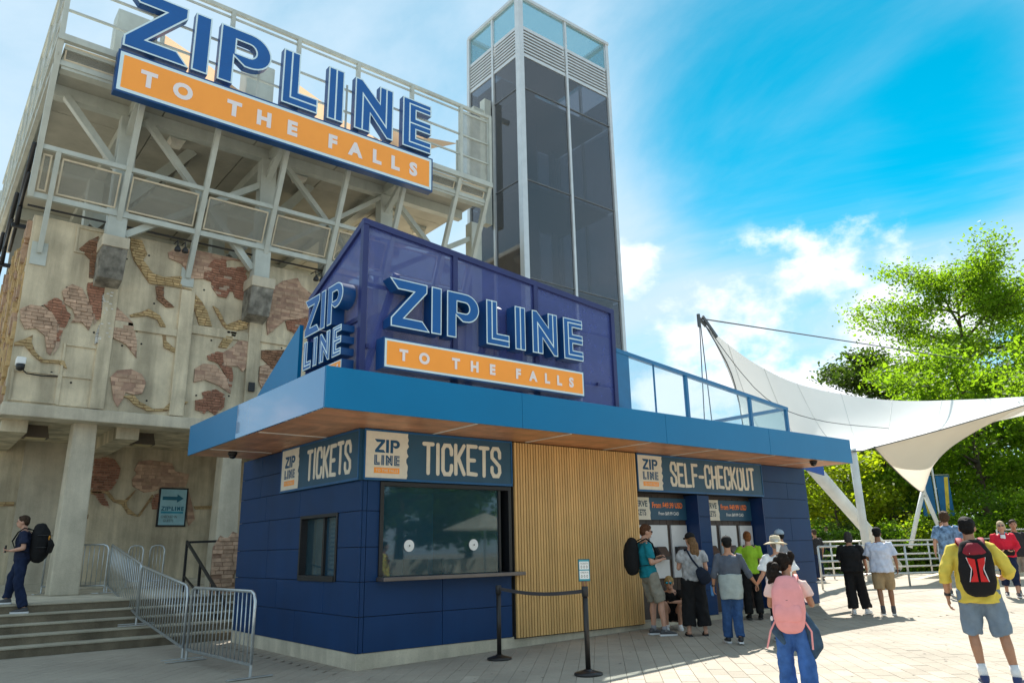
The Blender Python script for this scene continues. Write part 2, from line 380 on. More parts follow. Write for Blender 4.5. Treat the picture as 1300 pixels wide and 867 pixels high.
C_joint = mat('paver_joint', (.17, .155, .13), .95, 0, .2, 6)
xs = [-300, -40, -8, -3, 0, 1.5, 3, 4.5, 6, 8, 10, 11, 11.3, 12, 13, 14.5, 30, 60, 400]; ys = [-300, -60, -20, -9, -4, 0, 5, 12, 30, 80, 500]
g = MB()
vv = [(x, y, gz(x) - .012) for y in ys for x in xs]; nx = len(xs)
g.add(vv, [(j*nx+i, j*nx+i+1, (j+1)*nx+i+1, (j+1)*nx+i) for j in range(len(ys)-1) for i in range(nx-1)])
ground = struct(g.build('plaza_ground', C_pave))
# laid pavers, 0.2 x 0.4 m in running bond at 45 degrees to the kiosk
A45 = math.sqrt(.5)
def kiosk_free(x, y):
    return not (-.25 < x < 12.0 and -.22 < y < 5.1) and y < 5.25
cells = []
for r in range(-70, 90):
    v = r*.2 + .1
    for q in range(-60, 40):
        u = q*.4 + (.2 if r % 2 else 0)
        x = (u + v)*A45; y = (u - v)*A45
        P = Vector((x, y, gz(x))) - CAM; dep = P.dot(FW)
        if dep < 4.5 or dep > 14.5: continue
        px = P.dot(RT)/dep*954; py = -P.dot(UPV)/dep*954
        if abs(px) > 700 or py > 470 or not kiosk_free(x, y): continue
        cells.append((dep, x, y))
cells.sort()
def paver_shape(mb, M, hx=.1985, hy=.0985, c=.004, h=.012):
    P = [(-hx,-hy,0),(hx,-hy,0),(hx,hy,0),(-hx,hy,0),(-hx,-hy,h-.004),(hx,-hy,h-.004),(hx,hy,h-.004),(-hx,hy,h-.004),(-hx+c,-hy+c,h),(hx-c,-hy+c,h),(hx-c,hy-c,h),(-hx+c,hy-c,h)]
    F = [(0,1,5,4),(1,2,6,5),(2,3,7,6),(3,0,4,7),(4,5,9,8),(5,6,10,9),(6,7,11,10),(7,4,8,11),(8,9,10,11)]
    mb.add([M @ Vector(p) for p in P], F)
pm = MB(); paver_shape(pm, Matrix()); po = pm.build('paver', C_paver); pme = po.data; bpy.data.objects.remove(po)
def paver_M(x, y):
    sl = (gz(x+.1) - gz(x-.1))/.2
    return Matrix.Translation((x, y, gz(x) - .012 + random.uniform(.001, .0035))) @ Matrix.Rotation(-math.atan(sl), 4, 'Y') @ Matrix.Rotation(R(45), 4, 'Z') @ Matrix.Rotation(random.gauss(0, .002), 4, 'X') @ Matrix.Rotation(random.gauss(0, .002), 4, 'Y')
for d, x, y in cells[:300]:
    o = bpy.data.objects.new('paver', pme); COL.objects.link(o); o.parent = ground; o.matrix_basis = paver_M(x, y)
rest = MB()
for d, x, y in cells[300:]: paver_shape(rest, paver_M(x, y))
o = rest.build('paver_field', C_paver, ground, fix=False); o['kind'] = 'stuff'
gum = MB(); rg_ = random.Random(12)
for i in range(260):
    x = rg_.uniform(-4, 10); y = rg_.uniform(-8, -.4); r_ = rg_.uniform(.008, .022); n_ = 7
    gum.add([(x + r_*rg_.uniform(.7, 1.2)*math.cos(2*math.pi*j/n_), y + r_*rg_.uniform(.7, 1.2)*math.sin(2*math.pi*j/n_), gz(x)+.0055) for j in range(n_)], [tuple(range(n_))])
gm_ = gum.build('gum_spots', mat('old_gum', (.13, .12, .11), .9), ground, fix=False); gm_['kind'] = 'stuff'



# ================================================================= STEPS AND TERRACE
st = thing('concrete_steps', 'five worn concrete steps up to the columned terrace on the left', 'steps', (-6, 5.4, 0))
fronts = [5.40, 5.77, 6.13, 6.45, 6.80]
for i, y in enumerate(fronts):
    z1 = .15*(i+1); y1 = fronts[i+1] + .02 if i < 4 else 7.2
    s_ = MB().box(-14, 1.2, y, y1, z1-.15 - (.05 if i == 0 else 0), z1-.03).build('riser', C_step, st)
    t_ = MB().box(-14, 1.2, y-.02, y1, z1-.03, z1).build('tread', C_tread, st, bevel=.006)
ter = struct(MB().box(-14, 9.5, 7.2, 22, -.2, .75).build('terrace', C_conc2))

# ================================================================= TICKET KIOSK
KX, KY, KZ = 11.78, 4.9, 3.27
k = thing('ticket_kiosk', 'navy clad ticket kiosk with wood slat front under a blue flat roof', 'kiosk', (5.9, 2.4, 0))
MB().box(.012, KX-.012, .012, KY, -.3, .2).build('plinth', C_conc2, k, bevel=.008)
# inner core walls, behind the cladding
core = MB()
core.box(.03, .3, .03, KY-.05, .2, KZ); core.box(.3, 2.74, .03, .25, .2, 1.10); core.box(.3, 2.74, .03, .25, 2.5, KZ)
core.box(2.74, 5.77, .03, .4, .2, KZ); core.box(5.77, 9.92, .03, .3, 2.56, KZ); core.box(9.92, KX-.03, .03, .4, .2, KZ); core.box(7.64, 7.96, .03, .36, .2, KZ)
core.box(.3, KX-.03, KY-.25, KY-.05, .2, KZ); core.box(KX-.23, KX-.03, .4, KY-.25, .2, KZ); core.box(.3, KX-.23, .4, KY-.25, .2, .24)
# the opening in the left wall is cut by building that wall in pieces
core2 = MB()
for y0, y1, z0, z1 in ((.0, .70, .2, KZ), (2.05, KY, .2, KZ), (.70, 2.05, .2, 1.12), (.70, 2.05, 2.11, KZ)): core2.box(.03, .28, max(y0, .03), min(y1, KY-.05), z0, z1)
core.v = core.v[8:]; core.f = [tuple(i-8 for i in q) for q in core.f[6:]]; core.mi = core.mi[6:]
core.build('core_wall', C_dark, k); core2.build('core_wall', C_dark, k)
def panel(x0, x1, z0, z1, left=False, mt=None):
    g_ = .004; mb = MB()
    if left: mb.box(0, .026, x0+g_, x1-g_, z0+g_, z1-g_)
    else: mb.box(x0+g_, x1-g_, 0, .026, z0+g_, z1-g_)
    return mb.build('cladding_panel', mt or C_panel, k, bevel=.003)
rows = [.2, .67, 1.13, 1.60, 2.10, 2.53]
# front, under and beside the ticket window
for z0, z1 in zip(rows[:2], rows[1:3]):
    for x0, x1 in ((.028, .10), (.10, 1.40), (1.40, 2.72)): panel(x0, x1, z0, z1)
for z0, z1 in zip(rows[2:5], rows[3:6]): panel(.028, .10, z0, z1); panel(.10, .31, z0, z1)
panel(.028, 5.77, 2.53, KZ) if False else None
for i, (z0, z1) in enumerate(zip(rows + [2.9], rows[1:] + [2.9, KZ])):
    sp = (9.93, 10.95, KX) if i % 2 else (9.93, KX)
    for x0, x1 in zip(sp, sp[1:]): panel(x0, x1, z0, z1)
    if z1 <= 2.54: panel(7.63, 7.97, z0, z1)
for i, (z0, z1) in enumerate(zip(rows + [2.9], rows[1:] + [2.9, KZ])):
    if 1.12 < z0 < 2.05: ys_ = [(0, .69), (2.07, 3.4), (3.4, KY)]
    elif z0 < 1.12: ys_ = [(0, 1.1), (1.1, 2.9), (2.9, KY)] if i % 2 else [(0, 2.1), (2.1, KY)]
    elif z0 < 2.2: ys_ = [(0, 2.12), (2.12, 3.6), (3.6, KY)]
    else: ys_ = [(2.9, 3.9), (3.9, KY)]
    for y0, y1 in ys_: panel(y0, y1, z0, z1, True)
# reveal lining of the self-checkout bays
MB().box(7.615, 7.632, .0, .36, .2, 2.53).build('reveal', C_corner, k); MB().box(7.968, 7.985, 0, .36, .2, 2.53).build('reveal', C_corner, k)
MB().box(9.90, 9.927, 0, .36, .2, 2.53).build('reveal', C_corner, k)
# ---- slat wall
MB().box(2.76, 5.77, -.012, .022, .17, KZ).build('slat_backing', C_dark, k)
ns = 50; pitch = (5.76 - 2.775)/ns
sm = MB().box(-pitch*.355, pitch*.355, -.055, -.013, .185, KZ-.012); so_ = sm.build('slat', C_wood, bevel=.003); sme = so_.data; bpy.data.objects.remove(so_)
for i in range(ns): inst('slat', sme, k, Matrix.Translation((2.775 + pitch*(i+.5), 0, 0)))
# ---- ticket window
wf = MB()
wf.box(.30, .36, -.03, .14, 1.13, 2.52).box(2.66, 2.72, -.03, .14, 1.13, 2.52).box(.36, 2.66, -.03, .14, 2.46, 2.52)
tw = wf.build('ticket_window', C_black, k, bevel=.004)
MB().box(.36, 2.50, .05, .06, 1.19, 2.46).build('pane', C_glass, tw)
MB().box(2.50, 2.54, .03, .10, 1.19, 2.46).build('mullion', C_black, tw)
MB().box(.28, 2.84, -.22, .22, 1.13, 1.185).build('counter', mat('counter_steel', (.16, .14, .135), .35, .6, .1), tw, bevel=.006)
for x in (.83, 2.0):
    d = MB(); d.lathe((0, 0, 0), [(.075, 0), (.085, .004), (.085, .014), (.03, .016), (.028, .022), (.008, .024)], 24)
    d.v = [(x + p[0], .048 - p[2], 1.61 + p[1]) for p in d.v]; sp = d.build('speak_through', C_white, tw, smooth=False)
    h = MB(); h.lathe((0, 0, 0), [(.012, .024), (.012, .028)], 10); h.v = [(x + p[0], .048 - p[2], 1.61 + p[1]) for p in h.v]; h.build('hub', C_black, sp)
# interior of the booth
ib = MB().box(.35, 2.7, 2.3, 2.33, .3, 2.6); ib.build('back_wall', mat('booth_teal', (.05, .34, .46), .7), k)
MB().box(.35, 2.7, .3, 2.3, 2.56, 2.6).build('booth_ceiling', mat('booth_grey', (.2, .2, .2), .8), k)
MB().box(.35, 2.7, .35, .8, .95, 1.0).build('booth_desk', mat('booth_desk', (.2, .21, .22), .5), k)
for x in (.62, 1.30, 2.02):
    q = MB().box(x-.22, x+.22, .60, .63, 1.12, 1.42); q.box(x-.03, x+.03, .62, .66, 1.0, 1.2); q.box(x-.1, x+.1, .55, .72, 1.0, 1.012); q.build('monitor', C_rubber, k)
# ---- left wall window
lw = MB()
lw.box(-.015, .12, .70, .75, 1.12, 2.11).box(-.015, .12, 2.0, 2.05, 1.12, 2.11).box(-.015, .12, .75, 2.0, 2.06, 2.11).box(-.03, .14, .75, 2.0, 1.12, 1.20)
sw = lw.build('side_window', C_black, k, bevel=.004)
MB().box(.10, .11, .75, 2.0, 1.20, 2.06).build('pane', C_glass, sw)
MB().box(.06, .10, 1.28, 1.34, 1.20, 2.06).build('mullion', C_black, sw)
MB().box(.35, .38, .5, 1.9, 1.0, 2.1).build('blind', mat('blind_blue', (.02, .22, .36), .6), sw)
bl = MB()
for i in range(12): bl.box(.13, .15, .80, 1.2, 1.24+i*.066, 1.275+i*.066)
bl.build('louvre', mat('louvre_grey', (.5, .5, .47), .5), sw)
# ---- self-checkout bays
bb = MB().box(5.74, 7.615, .36, .40, .2, 2.56).box(7.985, 9.90, .36, .40, .2, 2.56); bay = bb.build('bay_back', mat('bay_brown', (.035, .024, .02), .6), k)
for x0, x1 in ((5.79, 7.615), (7.985, 9.90)):
    n = 9
    for i in range(n):
        a = x0 + (x1-x0)*i/n; MB().box(a+.006, a+(x1-x0)/n-.006, .345, .359, .21, 2.52).build('bay_board', mat('bay_board', (.05, .033, .026), .55, rnd=.2), bay)
C_scr = mat('kiosk_panel_grey', (.60, .61, .62), .35, 0, .05, 2, coat=.3)
for xs_ in (((5.83, 6.36), (6.43, 6.97), (7.09, 7.58)), ((8.05, 8.56), (8.70, 9.27), (9.40, 9.86))):
    for a, b in xs_:
        pn = MB().box(a, b, .30, .344, .93, 1.94).build('terminal_panel', C_scr, bay, bevel=.006)
        c = (a+b)/2 - .03
        q = MB().prism([(.30,1.28),(.30,1.52),(.24,1.52),(.12,1.34),(.12,1.28)], lambda u, v, d: (c-.15 + d, u, v), 0, .30); q.build('card_reader', C_rubber, pn)
        MB().prism([(.118,1.345),(.236,1.522),(.232,1.526),(.113,1.348)], lambda u, v, d: (c-.12 + d, u, v), 0, .24).build('screen', mat('reader_screen', (.07, .06, .055), .15), pn)
    x0, x1 = xs_[0][0] - .04, xs_[2][1] + .02
    ps = MB(); fn = front(x0, .29, 2.04)
    ps.box(x0, x1, .30, .33, 2.04, 2.47, 0)
    torn = [(.0,.0),(.70,.0),(.69,.08),(.705,.14),(.68,.22),(.69,.30),(.675,.36),(.68,.43),(0,.43)]
    ps.prism(torn, fn, -.006, -.012, 1, back=False)
    put_text(ps, 'RESERVE', fn, .07, .25, .55, .12, -.003, 2, .03); put_text(ps, 'TICKETS', fn, .12, .08, .45, .12, -.003, 2, .03)
    put_text(ps, 'From $49.99 USD', fn, .76, .215, .93, .13, -.003, 3, .03); put_text(ps, 'From $69.99 CAD', fn, .94, .085, .62, .075, -.003, 4, .02)
    tag(ps.build('price_panel', [C_navyprint, C_cream, mat('print_grey', (.06, .09, .11), .6), mat('print_orange', (.95, .22, .04), .5), C_white], bay), None, None)
# ---- canopy roof
cx0, cx1, cy0, cy1, cz0, cz1 = -1.19, 11.76, -1.24, 4.45, 3.275, 3.81
cn = MB(); cn.box(cx0+.03, cx1-.03, cy0+.03, cy1, cz0+.03, cz1-.01); roof = cn.build('canopy_roof', mat('roof_membrane', (.3, .3, .3), .9), k)
def fpanel(a, b, left=False, mt=None):
    mb = MB()
    if left: mb.box(cx0, cx0+.028, a+.003, b-.003, cz0, cz1)
    else: mb.box(a+.003, b-.003, cy0, cy0+.028, cz0, cz1)
    mb.build('fascia_panel', mt or C_fascia, roof, bevel=.004)
fpanel(cx0, 2.0); fpanel(2.0, 5.3); fpanel(5.3, 8.5); fpanel(8.5, cx1)
fpanel(cy0+.03, 1.97, True, C_fasciag); fpanel(1.97, cy1, True)
MB().box(cx1-.028, cx1, cy0+.03, cy1, cz0, cz1).build('fascia_panel', C_fascia, roof, bevel=.004)
MB().box(cx0+.03, cx1-.03, cy0+.03, cy1-.01, cz0+.022, cz0+.03).build('soffit_backing', C_dark, roof)
# soffit planks run along the front; light strips cross them
y = cy0 + .03; i = 0
while y < .0:
    MB().box(cx0+.03, cx1-.03, y+.002, y+.148, cz0+.004, cz0+.020).build('soffit_plank', C_soffit, roof); y += .15
y0s = y; x = cx0 + .03
while x < .0:
    MB().box(x+.002, min(x+.148, .02), y0s+.003, cy1-.02, cz0+.004, cz0+.020).build('soffit_plank', C_soffit, roof); x += .15
C_strip = mat('light_strip', (.75, .72, .66), .5)
for x in (1.18, 3.03, 4.92, 6.80, 8.70, 10.55): MB().box(x-.022, x+.022, cy0+.05, -.06, cz0-.006, cz0+.003).build('light_strip', C_strip, roof)
for y in (1.12, 3.35): MB().box(cx0+.06, -.06, y-.022, y+.022, cz0-.006, cz0+.003).build('light_strip', C_strip, roof)

# ---- dome cameras under the soffit
for (x, y), lab in (((-.68, 3.55), 'small black dome camera under the left end of the blue canopy'), ((10.4, -1.05), 'small black dome camera under the right end of the blue canopy')):
    d = thing('dome_camera', lab, 'camera', (x, y, 3.2), 'dome cameras under the canopy')
    MB().lathe((x, y, cz0-.05), [(.075, .05), (.08, .03), (.08, 0)], 16).build('housing', C_rubber, d)
    MB().lathe((x, y, cz0-.05), [(.066, 0), (.062, -.03), (.045, -.055), (.015, -.068)], 16).build('dome', mat('dome_black', (.01, .01, .012), .08), d, smooth=True)

# ================================================================= SIGNS ON THE KIOSK
def torn_panel(W, H, seed):
    rr = random.Random(seed); pts = [(0, 0)]; n = 14
    ed = [(W + rr.uniform(-.025, .02), H*i/n) for i in range(n+1)]
    return [(0, 0)] + ed + [(0, H)]
def name_board(name, label, fn, box, W, H, text, tx, tw, logoW, seed, wd):
    t = thing(name, label, 'sign', fn(W/2, 0, 0), 'name boards on the kiosk')
    mb = MB(); 
    mb.prism([(0,0),(W,0),(W,H),(0,H)], fn, .05, -.02, 0); brd = mb.build('board', C_navyprint, t)
    fr = MB()
    for a in ([(0,0),(W,0),(W,.035),(0,.035)], [(0,H-.03),(W,H-.03),(W,H),(0,H)], [(0,.035),(.022,.035),(.022,H-.03),(0,H-.03)], [(W-.022,.035),(W,.035),(W,H-.03),(W-.022,H-.03)]): fr.prism(a, fn, .062, .045, 0)
    fr.build('frame', mat('sign_frame_blue', (.004, .09, .24), .4), t)
    ph = H-.065; lp = MB(); f2 = lambda u, v, d: fn(u+.024, v+.035, d)
    pw = .72 if logoW > .5 else .70
    lp.prism(torn_panel(pw, ph, seed), f2, .056, .051, 0, back=False); lg = lp.build('logo_panel', C_cream, t)
    q = MB(); s = logoW; h = .06
    logo_flat(q, lambda u, v, d: fn(u + .024 + (pw-s)/2, v + .035 + .07, d), s, 0, 1, 2, True, .060)
    q.build('logo', [mat('logo_navy', (.0, .07, .17), .5), C_cream, C_orange], lg)
    tt = MB(); strokes(tt, text, lambda u, v, d: fn(u+tx, v+H*.16, d), tw, H*.68, wd, .058); tt.build('lettering', C_cream, t)
    return t
name_board('ticket_sign', 'navy TICKETS board with torn cream logo panel over the front window', front(.0, -.0, 2.53), None, 2.73, .74, 'TICKETS', .98, 1.52, .42, 3, .062)
name_board('ticket_sign', 'navy TICKETS board on the left wall of the kiosk', leftw(0, 2.86, 2.53), None, 2.86, .74, 'TICKETS', 1.06, 1.56, .42, 5, .062)
name_board('checkout_sign', 'navy SELF-CHECKOUT board with torn cream logo panel over the bays', front(5.79, -.0, 2.55), None, 4.12, .72, 'SELF-CHECKOUT', .96, 2.86, .44, 9, .062)

# ---- roof screen of blue perforated sheet
C_mesh = perf('perforated_navy', (.06, .09, .31), .62); C_frame = mat('screen_frame_navy', (.02, .028, .13), .4)
rs = thing('roof_screen', 'tall navy perforated screen standing on the kiosk roof', 'screen', (1.9, -.9, 3.81))
sx0, sx1, sy = -.57, 4.35, -.95; ztl, ztr = 6.04, 5.60
zt = lambda x: ztl + (ztr-ztl)*(x-sx0)/(sx1-sx0)
xsn = [sx0, .95, 2.55, sx1]; zm = [3.81, 4.22, 5.13]
MB().prism([(sx0,3.81),(sx1,3.81),(sx1,ztr),(sx0,ztl)], lambda u, v, d: (u, sy-d, v), 0.004, -.004).build('mesh_sheet', C_mesh, rs)
for x in xsn: MB().beam((x, sy, 3.81), (x, sy, zt(x)), .085, .085).build('post', C_frame, rs)
MB().beam((sx0-.04, sy, ztl), (sx1+.04, sy, ztr), .09, .09).build('top_rail', C_frame, rs)
for z in (4.22, 5.13): MB().beam((sx0, sy+.03, z), (sx1, sy+.03, z), .045, .045).build('rail', C_frame, rs)
# left return of the screen
yb = .74; zb = 5.33
MB().prism([(sy,3.81),(yb,3.81),(yb,zb),(sy,ztl)], lambda u, v, d: (sx0-d, u, v), .004, -.004).build('mesh_sheet', C_mesh, rs)
MB().beam((sx0, yb, 3.81), (sx0, yb, zb), .07, .07).build('post', C_frame, rs)
MB().beam((sx0, sy-.04, ztl), (sx0, yb+.03, zb), .09, .09).build('top_rail', C_frame, rs)
MB().beam((sx0, sy, 4.62), (sx0, yb, 4.62), .06, .06).build('rail', C_frame, rs)
# steel frame seen through the sheet
for x0, x1 in ((.1, 1.9), (2.0, 3.9)): MB().beam((x0, sy+1.4, 3.81), (x0, sy+.25, zt(x0)-.5), .08, .08).build('back_stay', C_frame, rs)
# blue wedge behind the return
wd_ = MB().prism([(.78,3.80),(2.95,3.80),(.78,4.92)], lambda u, v, d: (-.70-d, u, v), .03, -.03); tag(wd_.build('roof_wedge', C_fascia), 'sloping bright blue wedge panel behind the roof screen', 'panel')

def sign_box(x0, x1, z0, z1, fn_, depth, parent, letters_h, gapu):
    bx = MB().prism([(x0,z0),(x1,z0),(x1,z1),(x0,z1)], fn_, depth-.004, 0); bo = bx.build('light_box', C_letterside, parent)
    t = (z1-z0)*.085; tr = MB(); tr.prism([(x0+t*.5,z0+t*.5),(x1-t*.5,z0+t*.5),(x1-t*.5,z1-t*.5),(x0+t*.5,z1-t*.5)], fn_, depth+.002, depth-.01, back=False); tr.build('rim', C_rim, bo)
    t *= 1.35; q = MB(); q.prism([(x0+t,z0+t),(x1-t,z0+t),(x1-t,z1-t),(x0+t,z1-t)], fn_, depth+.007, depth-.01, back=False); q.build('face', C_orange, bo)
    return bo
def falls_text(x0, x1, z0, z1, fn_, depth, parent):
    H = (z1-z0)*.38; zz_ = z0 + (z1-z0)*.31; W = x1-x0; us = [.055,.13,.262,.352,.445,.588,.665,.752,.836,.915]
    v0, f0 = text_mesh('H', .055); hh = max(p[1] for p in v0)
    for ch, u in zip('TOTHEFALLS', [.075,.165,.31,.40,.49,.625,.705,.785,.855,.925]):
        v, f = text_mesh(ch, .055); s = H/hh; cxm = (max(p[0] for p in v)+min(p[0] for p in v))/2
        mb = MB(); mb.add([fn_(x0 + u*W + (p[0]-cxm)*s*1.0, zz_ + p[1]*s, depth+.014) for p in v], f); mb.build('sign_character', C_signwhite, parent)
sg = thing('zip_line_sign', 'blue ZIP LINE letters over orange TO THE FALLS box on the roof screen', 'sign', (1.6, -1.1, 3.9), 'zip line letter signs')
fn = front(-.262, -.99, 4.50)
logo3d('ZIPLJNE', fn, 1.0, .21, sg)
bo = sign_box(-.10, 3.63, -.60, -.17, fn, .21, sg, 0, 0); falls_text(-.07, 3.60, -.585, -.185, fn, .21, bo)
for x in (-.5, .3, 1.3, 2.4, 3.9):
    MB().beam((x, sy-.02, 4.22), (x+.001, sy-.30 if False else sy-.06, 4.22), .05, .05).build('bracket', C_frame, sg)
s2 = thing('zip_line_sign', 'stacked blue ZIP over LINE letters on the left return of the roof screen', 'sign', (-.65, -.3, 3.9), 'zip line letter signs')
fL = lambda z: leftw(-.61, .40, z)
logo3d('ZIP', lambda u, v, d: fL(4.60)(u, v, d), .82, .20, s2, rim=.02)
logo3d('LJNE', lambda u, v, d: fL(4.10)(u, v, d), .61, .20, s2, rim=.026, u0=1.635)
fo = leftw(-.61, .40, 3.84); bo = sign_box(0, 1.23, .0, .20, fo, .18, s2, 0, 0); falls_text(0, 1.23, .0, .20, fo, .18, bo)

# ---- roof balustrade, blue frame with glass
rl = thing('glass_balustrade', 'sloping blue framed glass balustrade on the kiosk roof', 'railing', (7, -.95, 3.81))
zr = lambda x: 4.90 + (4.37-4.90)*(x-4.42)/(9.72-4.42); C_rail = mat('rail_blue', (.004, .14, .33), .35, coat=.2)
MB().box(4.40, 4.72, -.98, -.92, 3.81, 4.92).build('end_panel', C_rail, rl)
for x in (6.32, 8.37, 9.70): MB().beam((x, -.95, 3.81), (x, -.95, zr(x)-.03), .065, .065).build('post', C_rail, rl)
MB().beam((4.4, -.95, zr(4.4)), (9.74, -.95, zr(9.74)), .085, .07).build('hand_rail', C_rail, rl)
for a, b in ((4.74, 5.40), (5.42, 6.27), (6.37, 8.32), (8.42, 9.66)):
    MB().prism([(a,3.82),(b,3.82),(b,zr(b)-.04),(a,zr(a)-.04)], lambda u, v, d: (u, -.95-d, v), .006, -.006).build('glass_pane', C_glassclear, rl)
MB().beam((5.41, -.95, 3.81), (5.41, -.95, zr(5.41)), .02, .03).build('clip', C_rail, rl)
for y1 in (1.6,):
    MB().beam((9.70, -.95, zr(9.7)), (9.70, y1, zr(9.7)-.02), .085, .07).build('hand_rail', C_rail, rl); MB().beam((9.70, y1, 3.81), (9.70, y1, zr(9.7)), .065, .065).build('post', C_rail, rl)
    MB().box(9.697, 9.703, -.9, y1-.04, 3.83, zr(9.7)-.05).build('glass_pane', C_glassclear, rl)
MB().beam((9.70, 1.6, zr(9.7)-.02), (6.4, 1.6, zr(9.7)-.05), .085, .07).build('hand_rail', C_rail, rl)
MB().prism([(8.0,3.82),(9.66,3.82),(9.66,4.33)], lambda u, v, d: (u, 1.6-d, v), .02, -.02).build('solid_wedge', C_fascia, rl)
# ================================================================= CONCRETE BUILDING
YW = 9.4; BX0, BX1 = -3.70, 9.6
bd = thing('concrete_building', 'tall raw concrete building with brick relief mural on its front', 'building', (3, 12, 0))
# upper block: front wall, left wall, slab, parapet slab under the steel deck
MB().box(BX0, BX1, YW, YW+.4, 4.8, 9.2).build('front_wall', C_conc, bd)
MB().box(BX0, BX0+.4, YW+.4, 22, 4.5, 9.2).build('side_wall', C_conc, bd)
MB().box(BX0-.04, BX1, YW-.10, YW+.5, 4.52, 4.80).build('ledge', C_conc2, bd, bevel=.02)
MB().box(BX0, BX1, YW+.4, 22, 4.55, 4.78).build('floor_slab', C_conc, bd)
MB().box(BX0+.4, BX1, YW+.4, 22, 8.95, 9.15).build('gallery_floor', C_conc, bd)
# ceiling beams of the undercroft
for x in (-3.4, -1.1, 2.6): MB().box(x-.25, x+.25, YW+.5, 13.8, 4.25, 4.55).build('ceiling_beam', C_conc, bd)
# recessed ground-floor wall
MB().box(-14, BX1, 13.8, 14.2, .75, 4.55).build('recessed_wall', C_conc, bd); MB().box(-14, BX1, 13.5, 13.8, .75, .92).build('skirting_step', C_conc2, bd)
MB().box(-2.75, -1.72, 13.72, 13.8, .92, 4.55).build('wall_pilaster', C_conc2, bd)
# columns carrying the upper block (slightly tapered)
def column(x0, x1, y0, y1):
    mb = MB(); i = .05; mb.add([(x0-i,y0-i,.75),(x1+i,y0-i,.75),(x1+i,y1+i,.75),(x0-i,y1+i,.75),(x0,y0,4.56),(x1,y0,4.56),(x1,y1,4.56),(x0,y1,4.56)], [(0,3,2,1),(4,5,6,7),(0,1,5,4),(1,2,6,5),(2,3,7,6),(3,0,4,7)])
    mb.build('column', C_conc2, bd, bevel=.025)
column(-2.27, -1.79, 9.75, 10.25); column(1.15, 1.62, 9.75, 10.25)
# relief ribs and panels on the front
def rib(x0, x1, z0, z1, d=.07, mt=None): MB().box(x0, x1, YW-d, YW+.02, z0, z1).build('wall_rib', mt or C_conc, bd, bevel=.012)
rib(-2.08, -1.78, 4.82, 7.75); rib(-.36, -.02, 4.82, 8.05); rib(1.42, 1.74, 4.82, 7.85); rib(3.3, 3.6, 4.82, 8.4); rib(-1.78, -.36, 6.80, 6.98, .05); rib(-.02, 1.42, 6.95, 7.18, .05); rib(1.74, 3.3, 7.0, 7.2, .05)
for x0, x1, z0, z1 in ((-2.70, -2.09, 5.58, 6.22), (-2.69, -2.10, 4.88, 5.49), (-2.77, -2.18, 8.53, 9.10), (-3.6, -2.78, 4.9, 5.5)):
    q = MB(); t = .05
    q.box(x0-t, x0, YW-.035, YW+.01, z0-t, z1+t).box(x1, x1+t, YW-.035, YW+.01, z0-t, z1+t).box(x0, x1, YW-.035, YW+.01, z0-t, z0).box(x0, x1, YW-.035, YW+.01, z1, z1+t); q.build('panel_frame', C_conc, bd, bevel=.01)
# form-tie holes
tie = MB()
for i in range(46):
    x = random.uniform(BX0+.2, 3.2); z = random.uniform(5.0, 9.0); tie.lathe((0, 0, 0), [(.025, 0), (.025, .004)], 8); tie.v[-16:] = [(x + p[0], YW-.002-p[2], z + p[1]) for p in tie.v[-16:]]
tie.build('tie_hole', C_dark, bd)['kind'] = 'stuff'
# corbels under the steel columns
def corbel(x0, x1, zt_):
    mb = MB(); f = lambda u, v, d: (x0 + d*(x1-x0), u, v)
    mb.prism([(YW,zt_-1.12),(8.92,zt_-1.0),(8.72,zt_-.28),(YW,zt_-.28)], f, 0, 1); mb.build('corbel', C_concD, bd, bevel=.02)
    MB().box(x0-.02, x1+.02, 8.70, YW, zt_-.28, zt_).build('corbel_cap', C_conc2, bd, bevel=.015)
corbel(-2.34, -1.80, 8.84); corbel(1.20, 1.78, 8.58); corbel(4.9, 5.5, 8.5)
